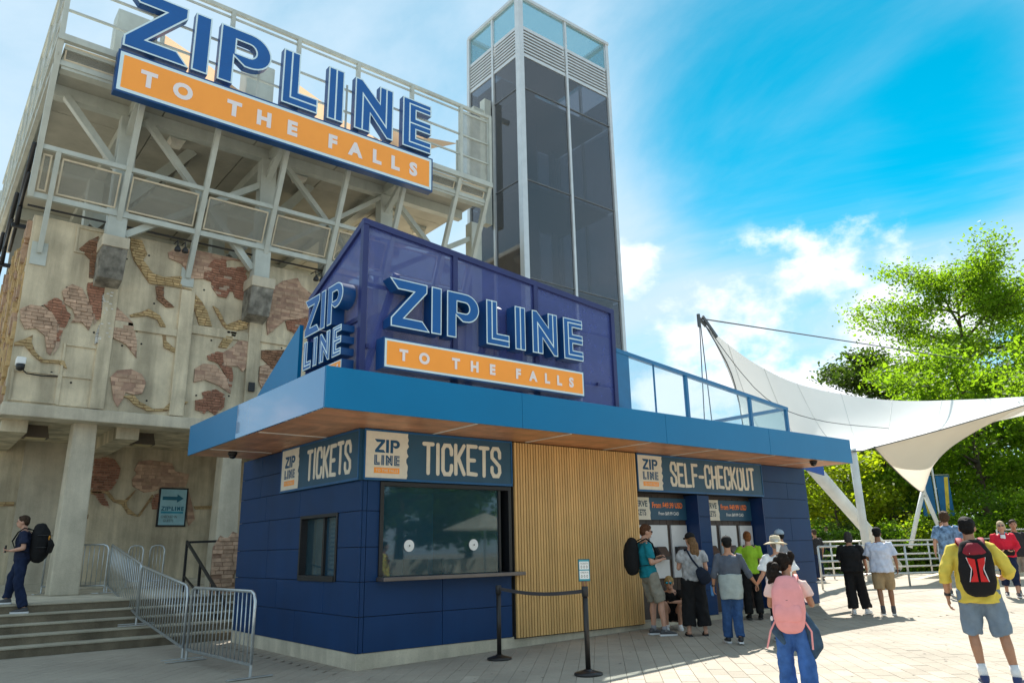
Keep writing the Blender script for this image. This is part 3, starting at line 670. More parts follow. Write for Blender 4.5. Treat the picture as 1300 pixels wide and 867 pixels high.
# ---- mural: bricks laid inside leaf and branch outlines
PATCH = {
'1p':[(-3.68,6.91),(-3.51,7.04),(-3.30,7.05),(-3.07,6.93),(-2.94,6.72),(-2.91,6.27),(-2.98,5.94),(-3.06,6.00),(-3.14,6.37),(-3.34,6.52),(-3.54,6.46),(-3.65,6.66)],
'2r':[(-3.26,7.09),(-3.04,7.31),(-2.86,7.20),(-2.78,7.01),(-2.70,6.96),(-2.75,6.69),(-2.81,6.55),(-2.84,6.16),(-2.93,5.95),(-2.91,6.27),(-2.94,6.72),(-3.07,6.93)],
'3p':[(-2.94,7.48),(-2.76,7.69),(-2.55,7.63),(-2.34,7.30),(-2.22,6.98),(-2.29,6.64),(-2.45,6.81),(-2.67,6.77),(-2.61,6.91),(-2.68,7.10),(-2.86,7.20)],
'4r':[(-2.45,7.78),(-2.18,7.88),(-2.02,7.77),(-2.12,7.51),(-2.08,7.01),(-2.20,6.79),(-2.22,6.98),(-2.34,7.30),(-2.45,7.61)],
'5w':[(-2.11,7.55),(-1.87,7.68),(-1.84,7.05),(-1.82,6.55),(-2.14,6.33),(-2.14,6.59),(-2.06,6.94)],
'6p':[(-1.79,7.33),(-1.39,6.99),(-1.25,6.54),(-1.21,6.13),(-1.48,6.43),(-1.78,6.55),(-1.82,7.05)],
'7y':[(-1.66,9.13),(-1.40,9.12),(-1.24,8.80),(-1.32,8.63),(-1.07,8.33),(-0.81,8.28),(-0.39,8.40),(-0.36,8.08),(-0.72,8.08),(-1.04,8.05),(-1.13,8.06),(-1.53,8.58),(-1.63,8.85)],
'8b':[(-0.97,8.02),(-0.78,8.03),(-0.75,7.74),(-0.48,7.55),(-0.67,7.51),(-0.91,7.68)],
'9y':[(-0.37,8.11),(-0.13,8.09),(0.20,7.78),(0.32,7.59),(0.46,7.21),(0.15,7.19),(0.02,7.53),(-0.24,7.85)],
'10t':[(-0.77,8.95),(-0.62,9.09),(-0.23,9.15),(0.03,9.18),(0.88,9.18),(1.19,9.14),(0.83,9.13),(0.41,8.96),(0.24,8.47),(-0.16,8.38),(-0.42,8.73),(-0.73,8.81)],
'11r':[(0.15,8.75),(0.40,9.07),(0.68,9.10),(0.70,8.87),(1.20,9.02),(1.27,8.61),(1.24,8.06),(0.98,8.09),(0.89,8.37),(0.77,8.05),(0.56,8.04),(0.37,8.27),(0.35,8.41),(0.14,8.44)],
'12y':[(0.44,7.76),(0.59,7.71),(0.83,7.31),(0.96,7.40),(1.17,7.52),(1.39,7.48),(1.37,7.29),(1.12,7.21),(1.07,7.01),(0.88,6.69),(0.67,6.69),(0.79,6.97),(0.88,7.17),(0.73,7.29)],
'13t':[(0.79,6.56),(1.08,6.79),(1.21,7.00),(1.42,7.03),(1.49,6.37),(1.35,6.13),(1.20,6.26),(0.85,6.21)],
'14r':[(0.42,6.44),(0.68,6.59),(0.79,6.56),(0.85,6.21),(1.06,6.20),(1.11,5.96),(1.08,5.56),(0.94,5.94),(0.71,6.26),(0.43,6.33)],
'15t':[(0.15,6.05),(0.34,6.21),(0.64,6.22),(0.94,5.94),(1.08,5.52),(0.75,5.70),(0.41,5.80),(0.15,5.70)],
'16r':[(0.37,5.48),(0.70,5.59),(0.94,5.47),(0.94,5.15),(0.75,4.93),(0.54,5.05),(0.48,4.94),(0.25,5.02),(0.23,5.26),(0.42,5.31)],
'17t':[(-1.72,5.60),(-1.59,5.78),(-1.30,5.85),(-1.05,5.75),(-0.94,5.56),(-1.00,5.29),(-1.18,5.24),(-1.36,5.28),(-1.40,5.11),(-1.49,4.91),(-1.60,5.09),(-1.66,5.35)],
'18y':[(-1.41,5.18),(-1.18,5.24),(-1.04,5.09),(-0.73,4.95),(-0.48,4.98),(-0.37,5.12),(-0.25,5.20),(0.07,5.20),(0.01,5.13),(-0.24,5.10),(-0.41,4.92),(-0.84,4.88),(-1.15,5.01),(-1.28,5.13)],
'19y':[(-1.47,7.17),(-1.21,7.30),(-1.07,7.40),(-0.80,7.27),(-0.65,7.05),(-0.58,6.64),(-0.32,6.47),(-0.37,6.39),(-0.63,6.49),(-0.70,6.90),(-0.85,7.16),(-1.08,7.22),(-1.44,7.12)],
'20y':[(-3.69,6.14),(-3.51,6.24),(-3.37,6.36),(-3.38,6.20),(-3.27,5.97),(-3.10,5.83),(-2.70,5.86),(-2.62,5.68),(-2.80,5.78),(-3.14,5.76),(-3.34,5.92),(-3.49,6.09),(-3.69,6.06)],
'21b':[(-2.55,8.83),(-2.35,9.0),(-2.35,8.60),(-2.34,7.92),(-2.44,7.92),(-2.47,8.37),(-2.72,8.58)],
'22t':[(1.90,8.49),(2.25,8.83),(2.67,9.01),(2.80,8.80),(3.11,8.62),(3.09,7.96),(2.74,7.81),(2.40,7.72),(2.14,7.45),(1.93,7.22),(1.88,7.52),(1.93,8.09)],
'23r':[(2.40,7.69),(2.74,7.81),(3.09,7.93),(3.07,7.67),(2.72,7.26),(2.65,7.42),(2.48,7.45)],
'24b':[(1.80,6.78),(2.46,6.88),(2.48,6.49),(2.16,6.28),(1.99,6.42),(1.81,6.56)],
'25p':[(1.78,6.33),(1.99,6.42),(2.16,6.28),(2.07,5.99),(1.88,5.70),(1.78,5.95)]}
LOWER = {
'a_r':[(-1.07,4.2),(-0.79,4.24),(-0.57,4.2),(-0.39,3.96),(-0.42,3.64),(-0.56,3.36),(-0.72,3.31),(-0.65,3.09),(-0.54,2.85),(-0.76,2.95),(-0.95,3.19),(-1.06,3.30),(-1.09,3.70)],
'b_t':[(-0.03,3.93),(0.07,4.18),(0.35,4.23),(0.63,4.21),(0.97,4.17),(1.08,3.94),(1.48,3.88),(1.44,3.62),(1.40,3.50),(0.77,3.45),(0.56,3.35),(0.30,3.30),(-0.02,3.47),(-0.06,3.65),(0.05,3.84)],
'c_y':[(-1.07,3.34),(-0.64,3.34),(-0.44,3.09),(-0.19,3.08),(0.07,3.38),(0.04,3.29),(-0.14,3.01),(-0.09,2.88),(0.19,2.65),(0.52,3.26),(0.57,3.21),(0.24,2.63),(-0.07,2.70),(-0.26,2.96),(-0.48,3.03),(-0.71,3.27),(-1.03,3.21)],
'd_r':[(0.57,3.26),(0.76,3.31),(0.76,2.85),(0.56,2.84),(0.52,3.03)],
'e_t':[(1.51,3.38),(1.63,3.05),(1.76,2.58),(1.60,2.39),(1.53,2.58)],
'f_y':[(-3.6,2.95),(-2.80,2.98),(-2.80,2.87),(-3.6,2.84)], 'g_y':[(-2.5,2.63),(-1.05,2.68),(-1.05,2.56),(-2.5,2.50)], 'h_y':[(1.70,2.95),(2.6,3.0),(2.6,2.9),(1.75,2.86)]}
BM = {'p': mat('brick_pink', (.47, .32, .225), .9, 0, .22, 7, .4, 40, .25, rnd=.22), 'r': mat('brick_red', (.32, .155, .10), .9, 0, .25, 7, .4, 40, .25, rnd=.28),
      'y': mat('brick_yellow', (.50, .355, .18), .9, 0, .2, 7, .4, 40, .25, rnd=.25), 'b': mat('brick_brown', (.25, .135, .08), .9, 0, .25, 7, .4, 40, .25, rnd=.25),
      't': mat('brick_terracotta', (.47, .315, .22), .9, 0, .2, 4, .35, 30, .25, rnd=.12), 'w': mat('white_stone_chip', (.62, .60, .55), .9, 0, .2, 12, .5, 40, .25, rnd=.2)}
bmesh_ = {}
def brick_mesh(kind, w_, h_):
    key = (kind, w_, h_)
    if key not in bmesh_:
        mb = MB(); c = .006; d = .05
        P = [(-w_/2,0,-h_/2),(w_/2,0,-h_/2),(w_/2,0,h_/2),(-w_/2,0,h_/2),(-w_/2,-d+c,-h_/2),(w_/2,-d+c,-h_/2),(w_/2,-d+c,h_/2),(-w_/2,-d+c,h_/2),(-w_/2+c,-d,-h_/2+c),(w_/2-c,-d,-h_/2+c),(w_/2-c,-d,h_/2-c),(-w_/2+c,-d,h_/2-c)]
        mb.add(P, [(0,1,5,4),(1,2,6,5),(2,3,7,6),(3,0,4,7),(4,5,9,8),(5,6,10,9),(6,7,11,10),(7,4,8,11),(8,9,10,11)]); o = mb.build('brick', BM[kind]); bmesh_[key] = o.data; bpy.data.objects.remove(o)
    return bmesh_[key]
bricks = []; CUT = {}
def clip(poly, x0, x1, z0, z1):
    """part of a polygon inside a rectangle (Sutherland-Hodgman)"""
    for ax, lim, sg_ in ((0, x0, 1), (0, x1, -1), (1, z0, 1), (1, z1, -1)):
        out = []
        for i in range(len(poly)):
            a_, b_ = poly[i-1], poly[i]; ia = (a_[ax]-lim)*sg_ >= 0; ib = (b_[ax]-lim)*sg_ >= 0
            if ia != ib:
                t = (lim-a_[ax])/(b_[ax]-a_[ax]); out.append((a_[0]+(b_[0]-a_[0])*t, a_[1]+(b_[1]-a_[1])*t))
            if ib: out.append(b_)
        poly = out
        if len(poly) < 3: return []
    return poly
def area(q): return abs(sum(q[i-1][0]*q[i][1]-q[i][0]*q[i-1][1] for i in range(len(q))))/2
def lay(poly, kind, Y, parent):
    x0 = min(p[0] for p in poly); x1 = max(p[0] for p in poly); z0 = min(p[1] for p in poly); z1 = max(p[1] for p in poly)
    bw, bh = (.20, .067) if kind in 'ryb' else (.235, .085) if kind == 'p' else (.26, .10) if kind == 't' else (.07, .04)
    g_ = .011 if kind in 'ryb' else .008
    MB().prism(poly, lambda u, v, d: (u, Y - d, v), .024 if kind != 't' else .034, -.02).build('mortar_bed', mat('mortar_' + kind, {'r': (.42,.31,.23), 'y': (.30,.195,.10), 'p': (.31,.20,.14), 'b': (.2,.13,.09), 't': (.36,.225,.16), 'w': (.5,.48,.43)}[kind], .95, 0, .2, 6, .4, 30), parent)
    r = 0; z = z0
    while z < z1:
        x = x0 - (bw/2 if r % 2 else 0) - random.uniform(0, .04)
        while x < x1 + bw:
            w_ = random.choice((bw, bw, bw, bw*.72)); c = (x + w_/2, z + bh/2); wi, hi = round(w_-g_, 3), round(bh-g_, 3)
            yy_ = Y + random.choice((0, .004, .008, -.006)) + (.010 if kind == 't' else 0) + (random.uniform(-.03, .01) if kind == 'w' else 0)
            cs = [inside((c[0]+sx*wi/2, c[1]+sz*hi/2), poly) for sx in (-1, 1) for sz in (-1, 1)]
            if random.random() > .02:
                if all(cs): bricks.append((kind, wi, hi, c[0], yy_, c[1], parent))
                elif any(cs):
                    q = clip(poly, c[0]-wi/2, c[0]+wi/2, c[1]-hi/2, c[1]+hi/2)
                    if q and area(q) > .25*wi*hi: CUT.setdefault((kind, parent.name), MB()).prism(q, lambda u, v, d: (u, yy_ - d, v), .05, 0, back=False)
            x += w_
        z += bh; r += 1
for kk, poly in PATCH.items(): lay(poly, kk[-1], YW, bd)
for kk, poly in LOWER.items(): lay(poly, kk[-1], 13.8, bd)
bricks.sort(key=lambda q: -q[1]*q[2])
for q in bricks[:300]: inst('brick', brick_mesh(q[0], q[1], q[2]), bd, Matrix.Translation((q[3], q[4], q[5])) @ Matrix.Rotation(random.gauss(0, .01), 4, 'Y'))
for kind in BM:
    mb = MB()
    for q in bricks[300:]:
        if q[0] != kind: continue
        me = brick_mesh(q[0], q[1], q[2]); mb.add([(v.co.x + q[3], v.co.y + q[4], v.co.z + q[5]) for v in me.vertices], [tuple(p.vertices) for p in me.polygons])
    if mb.v: mb.build('brick_field', BM[kind], bd, fix=False)['kind'] = 'stuff'
for (kind, _), mb in CUT.items(): mb.build('cut_brick_field', BM[kind], bd, fix=False)['kind'] = 'stuff'
# rough rubble on the left flank
rub = MB(); rub2 = MB(); rr = random.Random(4)
for i in range(420):
    y = rr.uniform(YW+.05, 15); z = rr.uniform(4.9, 9.1); h_ = rr.uniform(.1, .5); l_ = rr.uniform(.05, .2); (rub if i % 3 else rub2).box(BX0-rr.uniform(.02, .12), BX0+.02, y, y+l_, z-h_/2, min(z+h_/2, 9.15))
rub.build('rubble_facing', BM['y'], bd, fix=False)['kind'] = 'stuff'; rub2.build('rubble_facing', BM['p'], bd, fix=False)['kind'] = 'stuff'
# jagged brick stub beside the kiosk
stub = thing('brick_stub', 'low broken brick and concrete wall stub beside the kiosk', 'wall', (.75, 7.0, .4))
MB().prism([(.62,.1),(1.15,.1),(1.15,2.05),(1.0,2.12),(.84,1.95),(.78,1.7),(.86,1.4),(.72,1.1),(.78,.8)], lambda u, v, d: (u, 6.94+d, v), 0, .5).build('concrete_core', C_conc, stub)
lay([(.22,.2),(.70,.2),(.76,.8),(.70,1.1),(.84,1.4),(.76,1.7),(.80,1.95),(.62,2.02),(.5,1.86),(.36,1.94),(.22,1.7)], 'p', 7.05, stub)
for q in [q for q in bricks if q[6] is stub]: inst('brick', brick_mesh(q[0], q[1], q[2]), stub, Matrix.Translation((q[3], q[4], q[5])))
for (kind, nm_), mb in CUT.items():
    if nm_ == stub.name: mb.build('cut_brick_field', BM[kind], stub, fix=False)['kind'] = 'stuff'

# ================================================================= FIXTURES ON THE BUILDING
for (x, y), lab in (((-2.87, 10.9), 'square brown ceiling lamp left of the concrete column'), ((-.53, 10.9), 'square brown ceiling lamp between the concrete columns')):
    lt = thing('ceiling_lamp', lab, 'lamp', (x, y, 4.3), 'ceiling lamps under the building')
    MB().prism([(-.26,.0),(.26,.0),(.20,.28),(-.20,.28)], lambda u, v, d: (x+u, y-.2+d, 4.27+v), 0, .4).build('shade', mat('lamp_brown', (.09, .065, .04), .6), lt)
    MB().box(x-.2, x+.2, y-.16, y+.16, 4.255, 4.268).build('lens', mat('lamp_lens', (.5, .4, .2), .4), lt)
dsn = thing('direction_sign', 'framed pale blue arrow sign on the wall behind the columns', 'sign', (1.1, 13.7, 2.3)); dsn.location = (1.1, 13.7, 2.36)
MB().box(.70, 1.50, 13.74, 13.80, 2.36, 3.46).build('frame', C_black, dsn)
fn = front(.70, 13.73, 2.36); q = MB()
q.prism([(.045,.045),(.755,.045),(.755,1.055),(.045,1.055)], fn, 0, -.01, 0, back=False)
q.prism([(.10,.75),(.50,.75),(.50,.68),(.68,.80),(.50,.92),(.50,.85),(.10,.85)], fn, .003, 0, 1, back=False)
for kq in 'ZIP': out, hole, _ = LOGO[kq]; q.prism([out]+([hole] if hole else []), lambda u, v, d: fn(.09+u*.17, .45+v*.17, d), .003, 0, 1, back=False)
for kq in 'LJNE': out, hole, inl = LOGO[kq]; q.prism([out], lambda u, v, d: fn(.09+u*.17, .45+v*.17, d), .003, 0, 1, back=False)
q.prism([(.09,.37),(.70,.37),(.70,.43),(.09,.43)], fn, .003, 0, 2, back=False)
put_text(q, 'CHECKED IN', fn, .10, .24, .44, .075, .003, 3, .01); put_text(q, 'GUESTS', fn, .17, .13, .28, .075, .003, 3, .01)
q.build('print', [mat('sign_paleblue', (.30, .52, .58), .4), mat('arrow_teal', (.01, .13, .2), .5), mat('bar_teal', (.03, .28, .4), .5), mat('print_dark', (.08, .1, .1), .6)], dsn)
# cameras on the wall
wc = thing('security_camera', 'white wall camera with dark lens and cable on the concrete wall', 'camera', (-3.53, 9.2, 5.6))
MB().box(-3.62, -3.44, 9.12, 9.40, 5.62, 5.78).build('bracket', C_white, wc, bevel=.02); MB().lathe((-3.53, 9.16, 5.50), [(.03, -.03), (.075, .0), (.085, .06), (.085, .12)], 14).build('dome', C_black, wc, smooth=True)
MB().tube([(-3.5,9.3,5.56),(-3.38,9.32,5.46),(-3.1,9.34,5.45),(-2.75,9.38,5.48)], .014, 6).build('cable', C_black, wc)
jb = tag(MB().box(1.50, 1.66, 9.28, 9.345, 5.62, 5.86).build('junction_box', C_black, bevel=.01), 'small black box on the concrete rib below the right corbel', 'box')
for x, lab in ((-.55, 'pair of small black floodlights on the left of the wall top'), (3.15, 'pair of small black floodlights under the deck near the roof screen')):
    fl = thing('floodlight', lab, 'light', (x, 9.2, 9.0), 'floodlights along the wall top')
    for dx in (-.09, .09):
        MB().lathe((x+dx, 9.0, 8.92), [(.03, .12), (.07, .06), (.08, 0), (.07, -.02)], 12).build('lamp_head', C_rubber, fl)
        MB().tube([(x+dx, 9.0, 9.02), (x+dx, 9.05, 9.2), (x+dx, 9.38, 9.22)], .015, 6).build('arm', C_rubber, fl)

# ================================================================= STEEL DECK
dk = thing('steel_deck', 'pale grey steel observation deck cantilevered over the concrete wall', 'deck', (2.2, 10, 9.2))
YD = 7.5; DX0, DX1 = -3.88, 8.1
ys_ = lambda z: 9.4 - (z-8.4)*.43
SX = [-3.88, -2.04, -.24, 1.56, 3.36, 5.16, 6.96, 8.1]
for i, x in enumerate(SX):
    zb = 9.45 if i in (0,) else 8.40 if i % 2 == 0 else 8.95
    MB().beam((x, ys_(zb), zb), (x, ys_(12.75), 12.75), .12, .16, (0, 1, 0)).build('strut', C_steel, dk)
    if i in (2, 4, 6): MB().box(x-.16, x+.16, YW-.03, YW, 8.15, 8.65).build('wall_plate', C_steel, dk, bevel=.006)
    MB().beam((x, YD, 12.75), (x, YD, 15.2), .10, .12).build('rail_post', C_steel, dk)
MB().box(-3.66, -3.34, YW-.03, YW, 8.0, 8.55).build('wall_plate', C_steel, dk, bevel=.006); MB().beam((-3.5, 9.36, 8.3), (-3.5, ys_(10.5), 10.5), .10, .12, (0, 1, 0)).build('strut', C_steel, dk)
def hrail(z, y, wd, ht, nm='rail'): MB().beam((DX0-.06, y, z), (DX1+.06, y, z), wd, ht).build(nm, C_steel, dk)
hrail(15.2, YD, .10, .10); hrail(14.2, YD+.02, .05, .05); hrail(13.5, YD+.02, .05, .05); hrail(12.75, YD, .14, .16, 'edge_beam'); hrail(12.25, ys_(12.25), .10, .12, 'edge_beam')
hrail(10.5, ys_(10.5), .10, .11); hrail(9.48, ys_(9.48), .11, .13)
hrail(15.02, YD+.02, .03, .06)
# left flank rails running back
for z, y0, s_ in ((15.2, YD, .10), (14.2, YD, .05), (13.5, YD, .05), (12.75, YD, .15), (12.25, ys_(12.25), .11)):
    MB().beam((DX0, y0, z), (DX0, 22, z), s_, s_).build('side_rail', C_steel, dk)
for i in range(9): MB().beam((DX0, YD+1.7*(i+1), 12.25), (DX0, YD+1.7*(i+1), 15.2), .08, .10).build('side_post', C_steel, dk)
C_gmesh = mat('guard_mesh', (.30, .30, .26), .6, 0, .05, alpha=.42); C_bar = mat('guard_frame_tan', (.62, .54, .40), .5)
def guard(x0, x1, z0, z1, yf, frame=True, nm='guard_panel', mt=None):
    f = lambda u, v, d: (u, yf(v) + .04 - d, v); t = .035
    pn = MB().prism([(x0,z0),(x1,z0),(x1,z1),(x0,z1)], f, .003, -.003).build(nm, mt or C_gmesh, dk)
    if frame:
        q = MB()
        for a in ([(x0,z0),(x1,z0),(x1,z0+t),(x0,z0+t)], [(x0,z1-t),(x1,z1-t),(x1,z1),(x0,z1)], [(x0,z0+t),(x0+t,z0+t),(x0+t,z1-t),(x0,z1-t)], [(x1-t,z0+t),(x1,z0+t),(x1,z1-t),(x1-t,z1-t)]): q.prism(a, f, .02, -.01)
        q.build('panel_frame', C_bar, pn)
for a, b in zip(SX, SX[1:]):
    if a == -3.88: guard(-3.78, -3.60, 9.60, 10.38, ys_); guard(-3.40, b-.12, 9.60, 10.38, ys_)
    else: guard(a+.12, b-.12, 9.60, 10.38, ys_)
    guard(a+.12, b-.12, 12.34, 12.66, ys_)
guard(SX[6]+.1, SX[7]-.08, 12.85, 15.1, lambda v: YD, False, 'mesh_infill', mat('infill_mesh', (.42, .43, .38), .6, alpha=.55))
for i in range(9):
    MB().box(DX0-.004, DX0+.004, YD+1.7*i+.08, YD+1.7*(i+1)-.06, 12.35, 15.1).build('mesh_infill', mat('side_mesh', (.42, .43, .40), .6, alpha=.5), dk)
# deck plate, soffit panels and beams
MB().box(DX0+.1, DX1-.05, YD+.1, 22, 12.55, 12.68).build('deck_plate', C_steel, dk)
C_soff = mat('deck_soffit', (.42, .41, .35), .7, 0, .08, 1.2, streak=.05)
yy = YD + .55
for j in range(6):
    for i in range(5):
        x0 = DX0 + .15 + i*2.38; MB().box(x0+.01, x0+2.36, yy+j*2.3+.01, yy+j*2.3+2.29, 12.44, 12.5).build('soffit_panel', C_soff, dk)
for y in (YD+.35, 9.1, 13.2, 17.3): MB().box(DX0+.1, DX1-.05, y-.12, y+.12, 12.12, 12.43).build('cross_beam', C_steel, dk)
for x in (-2.0, 1.6, 5.2): MB().box(x-.13, x+.13, YD+.5, 21.5, 12.16, 12.435).build('main_beam', C_steel, dk)
for x, zb in ((-2.06, 8.84), (1.5, 8.58), (5.2, 8.5), (8.6, 4)):
    MB().box(x-.21, x+.21, 8.92, 9.28, zb, 12.12).build('steel_column', C_steel, dk, bevel=.02)
for x in (-2.06, 1.5, 5.2): MB().box(x-.2, x+.2, 13.0, 13.4, 9.15, 12.12).build('steel_column', C_steel, dk, bevel=.02)
def brace(p, q, s_=.16): MB().beam(p, q, s_, s_).build('brace', C_steel, dk)
brace((-3.5, 9.0, 12.2), (-2.1, 9.1, 10.6)); brace((-1.7, 9.0, 12.2), (1.3, 9.15, 8.9)); brace((-1.85, 9.12, 9.05), (1.4, 9.1, 11.4)); brace((-2.06, 9.1, 11.6), (-2.06, 8.0, 12.2))
brace((1.9, 9.0, 12.2), (4.9, 9.15, 9.2), .14); brace((1.8, 9.15, 9.6), (5.0, 9.0, 12.0), .12); brace((5.5, 9.0, 12.1), (7.6, 9.1, 10.2)); brace((8.5, 9.1, 11.6), (5.5, 9.1, 9.8)); brace((1.5, 9.1, 11.5), (1.5, 8.0, 12.2)); brace((5.2, 9.1, 11.5), (5.2, 8.0, 12.2))
MB().tube([(DX0, 9.2, 9.32), (DX1, 9.2, 9.32)], .025, 6).build('conduit', C_black, dk)
# gallery back wall and a door behind the rail, blue light put into its colour
MB().box(DX0+.3, DX1, 17.6, 17.8, 9.15, 12.44).build('gallery_wall', mat('gallery_grey', (.30, .29, .25), .8, 0, .1), dk)
MB().box(-1.6, -.9, 14.5, 14.58, 9.15, 11.3).build('gallery_door', mat('door_blue_lit', (.06, .25, .38), .5), dk)
# steel stairs between gallery and deck
for x0, lab in ((-1.5, 'steel stair rising behind the left deck column'), (2.0, 'steel stair rising behind the middle deck column'), (5.0, 'steel stair under the right half of the deck')):
    s_ = thing('steel_stair', lab, 'stairs', (x0, 10.2, 9.15), 'stairs under the deck')
    # climbs towards +X
    for dy in (0, .9):
        MB().beam((x0-.9, 10.3+dy, 9.6 if x0 < 4 else 10.0), (x0+1.3, 10.3+dy, 12.45), .06, .26).build('stringer', C_steel, s_)
    z0 = 9.6 if x0 < 4 else 10.0; n = 14
    for i in range(n):
        t = (i+.5)/n; MB().box(x0-.9+2.2*t-.12, x0-.9+2.2*t+.12, 10.33, 11.17, z0+(12.45-z0)*t-.02, z0+(12.45-z0)*t+.02).build('stair_tread', mat('tread_grey', (.2, .2, .18), .7), s_)
# soffit lamps
for i, (x, y, lab) in enumerate(((-.75, 9.9, 'square white lamp on the deck soffit left of centre'), (2.75, 9.9, 'square white lamp on the deck soffit behind FALLS'), (6.2, 10.4, 'square white lamp on the deck soffit near the tower'), (7.6, 11.0, 'second square white soffit lamp, nearest the tower'))):
    lt = thing('soffit_lamp', lab, 'lamp', (x, y, 12.4), 'lamps under the deck')
    MB().box(x-.2, x+.2, y-.2, y+.2, 12.36, 12.44).build('base', C_steel, lt); MB().prism([(-.2,0),(.2,0),(.14,-.14),(-.14,-.14)], lambda u, v, d: (x+u, y-.17+d, 12.36+v), 0, .34).build('diffuser', mat('lamp_white', (.7, .68, .6), .5), lt)
# tan shade sails and a housing on the deck
C_sail = mat('sail_tan', (.62, .42, .27), .85, 0, .06, 1, trans=.4)
def sail(name, lab, pts):
    t = thing('shade_sail', lab, 'sail', pts[0], 'shade sails on the deck')
    n = 10; A, B, Cc = [Vector(p) for p in pts]; V = []; F = []; ctr = (A+B+Cc)/3; idx = {}
    for i in range(n+1):
        for j in range(n+1-i):
            a, b = i/n, j/n; c = 1-a-b; p = A*a + B*b + Cc*c; e = 27*a*b*c; edge = min(a, b, c); p = p + (ctr-p)*.16*(1-abs(2*max(a, b, c)-1)) * (1 if edge == 0 else .6) - Vector((0, 0, .25*e)); idx[i, j] = len(V); V.append(p)
    for i in range(n):
        for j in range(n-i):
            F.append((idx[i,j], idx[i+1,j], idx[i,j+1]))
            if j < n-i-1: F.append((idx[i+1,j], idx[i+1,j+1], idx[i,j+1]))
    MB().add(V, F).build('cloth', C_sail, t, smooth=True)
    for p in pts: MB().tube([(p[0], p[1], 12.68), (p[0], p[1], p[2]+.1)], .06, 8).build('post', C_steel, t)
sail('a', 'tan shade sail behind the ZIP letters on the deck', [(-1.6, 8.8, 14.7), (2.6, 8.6, 13.3), (-.6, 13, 13.0)])
sail('b', 'tan shade sail behind the LINE letters on the deck', [(1.9, 9.3, 15.2), (5.9, 9.0, 13.8), (3.2, 13, 13.2)])
sail('c', 'tan shade sail at the right end of the deck', [(5.2, 9.4, 14.8), (7.6, 8.6, 14.6), (5.0, 8.6, 13.1)])
hs_ = thing('deck_housing', 'pale grey steel cabinet post on the deck behind the big sign', 'post', (.9, 9.4, 12.68))
MB().box(.75, 1.55, 9.2, 9.8, 12.68, 15.2).build('cabinet', C_steel, hs_, bevel=.02); MB().box(-2.6, -1.6, 9.4, 10, 12.68, 15.4).build('cabinet', C_steel, hs_, bevel=.02)
# black cage ladder on the left flank
ld = thing('cage_ladder', 'black hooped handrails climbing the left flank of the building', 'ladder', (-4.0, 10.5, 7.5))
for k_ in range(3):
    o3 = Vector((0, k_*3.1, -.02*k_)); P_ = lambda *q: [tuple(Vector(v) + o3) for v in q]
    MB().tube(P_((-3.95,8.95,10.75), (-3.95,10.0,10.28), (-3.95,10.28,10.02), (-3.95,10.36,9.7), (-3.95,10.46,9.25)), .055, 8).build('hoop', C_black, ld, smooth=True)
    MB().tube(P_((-3.95,10.32,9.72), (-3.95,9.2,10.1)), .04, 8).build('bar', C_black, ld, smooth=True)
    MB().tube(P_((-3.95,10.46,9.28), (-3.95,11.4,8.9)), .04, 8).build('bar', C_black, ld, smooth=True)
    MB().beam(*P_((-4.05,10.46,9.25), (-3.7,10.46,9.25)), .07, .10).build('bracket', C_black, ld)

# ---- big ZIP LINE sign
bs = thing('zip_line_sign', 'huge blue ZIP LINE letters over orange TO THE FALLS box on the steel deck', 'sign', (1.5, 7.3, 11.7), 'zip line letter signs')
fn = front(-2.72, 7.42, 12.90); logo3d('ZIPLJNE', fn, 2.31, .22, bs, rim=.017)
bo = sign_box(-.06, 8.44, -1.22, -.14, fn, .25, bs, 0, 0); falls_text(.0, 8.40, -1.20, -.16, fn, .25, bo)
for x in (-2, .5, 3, 5): MB().beam((x, 7.43, 12.85), (x, 7.43, 14.3), .06, .02).build('mount', C_steel, bs)

# ================================================================= GLASS TOWER
TX0, TX1, TY0, TY1, TZ = 9.90, 14.44, 8.0, 11.1, 21.2
tw_ = thing('glass_tower', 'tall dark glass lift tower with louvre bands beside the deck', 'tower', (12.2, 9.5, 0))
C_mull = mat('mullion_silver', (.58, .61, .62), .35, .35, .06)
C_tint = glass('tower_glass', (.42, .44, .48), .15, .04, 1.5); C_top = glass('tower_top_glass', (.62, .82, .86), .18, .03, 1.1)
def mull(x, y, s_=.10, z0=.2): MB().box(x-s_/2, x+s_/2, y-s_/2, y+s_/2, z0, TZ).build('mullion', C_mull, tw_)
mull(TX0, TY0, .22); mull((TX0+TX1)/2, TY0-.02); mull(TX1, TY0, .15); mull(TX0-.02, 9.55); mull(TX0, TY1, .16); mull(TX1, TY1, .2); mull((TX0+TX1)/2, TY1); mull(TX1, 9.55)
lev = [.2, 4.0, 7.3, 10.2, 13.8, 17.4, 18.75, 19.95, TZ-.05]
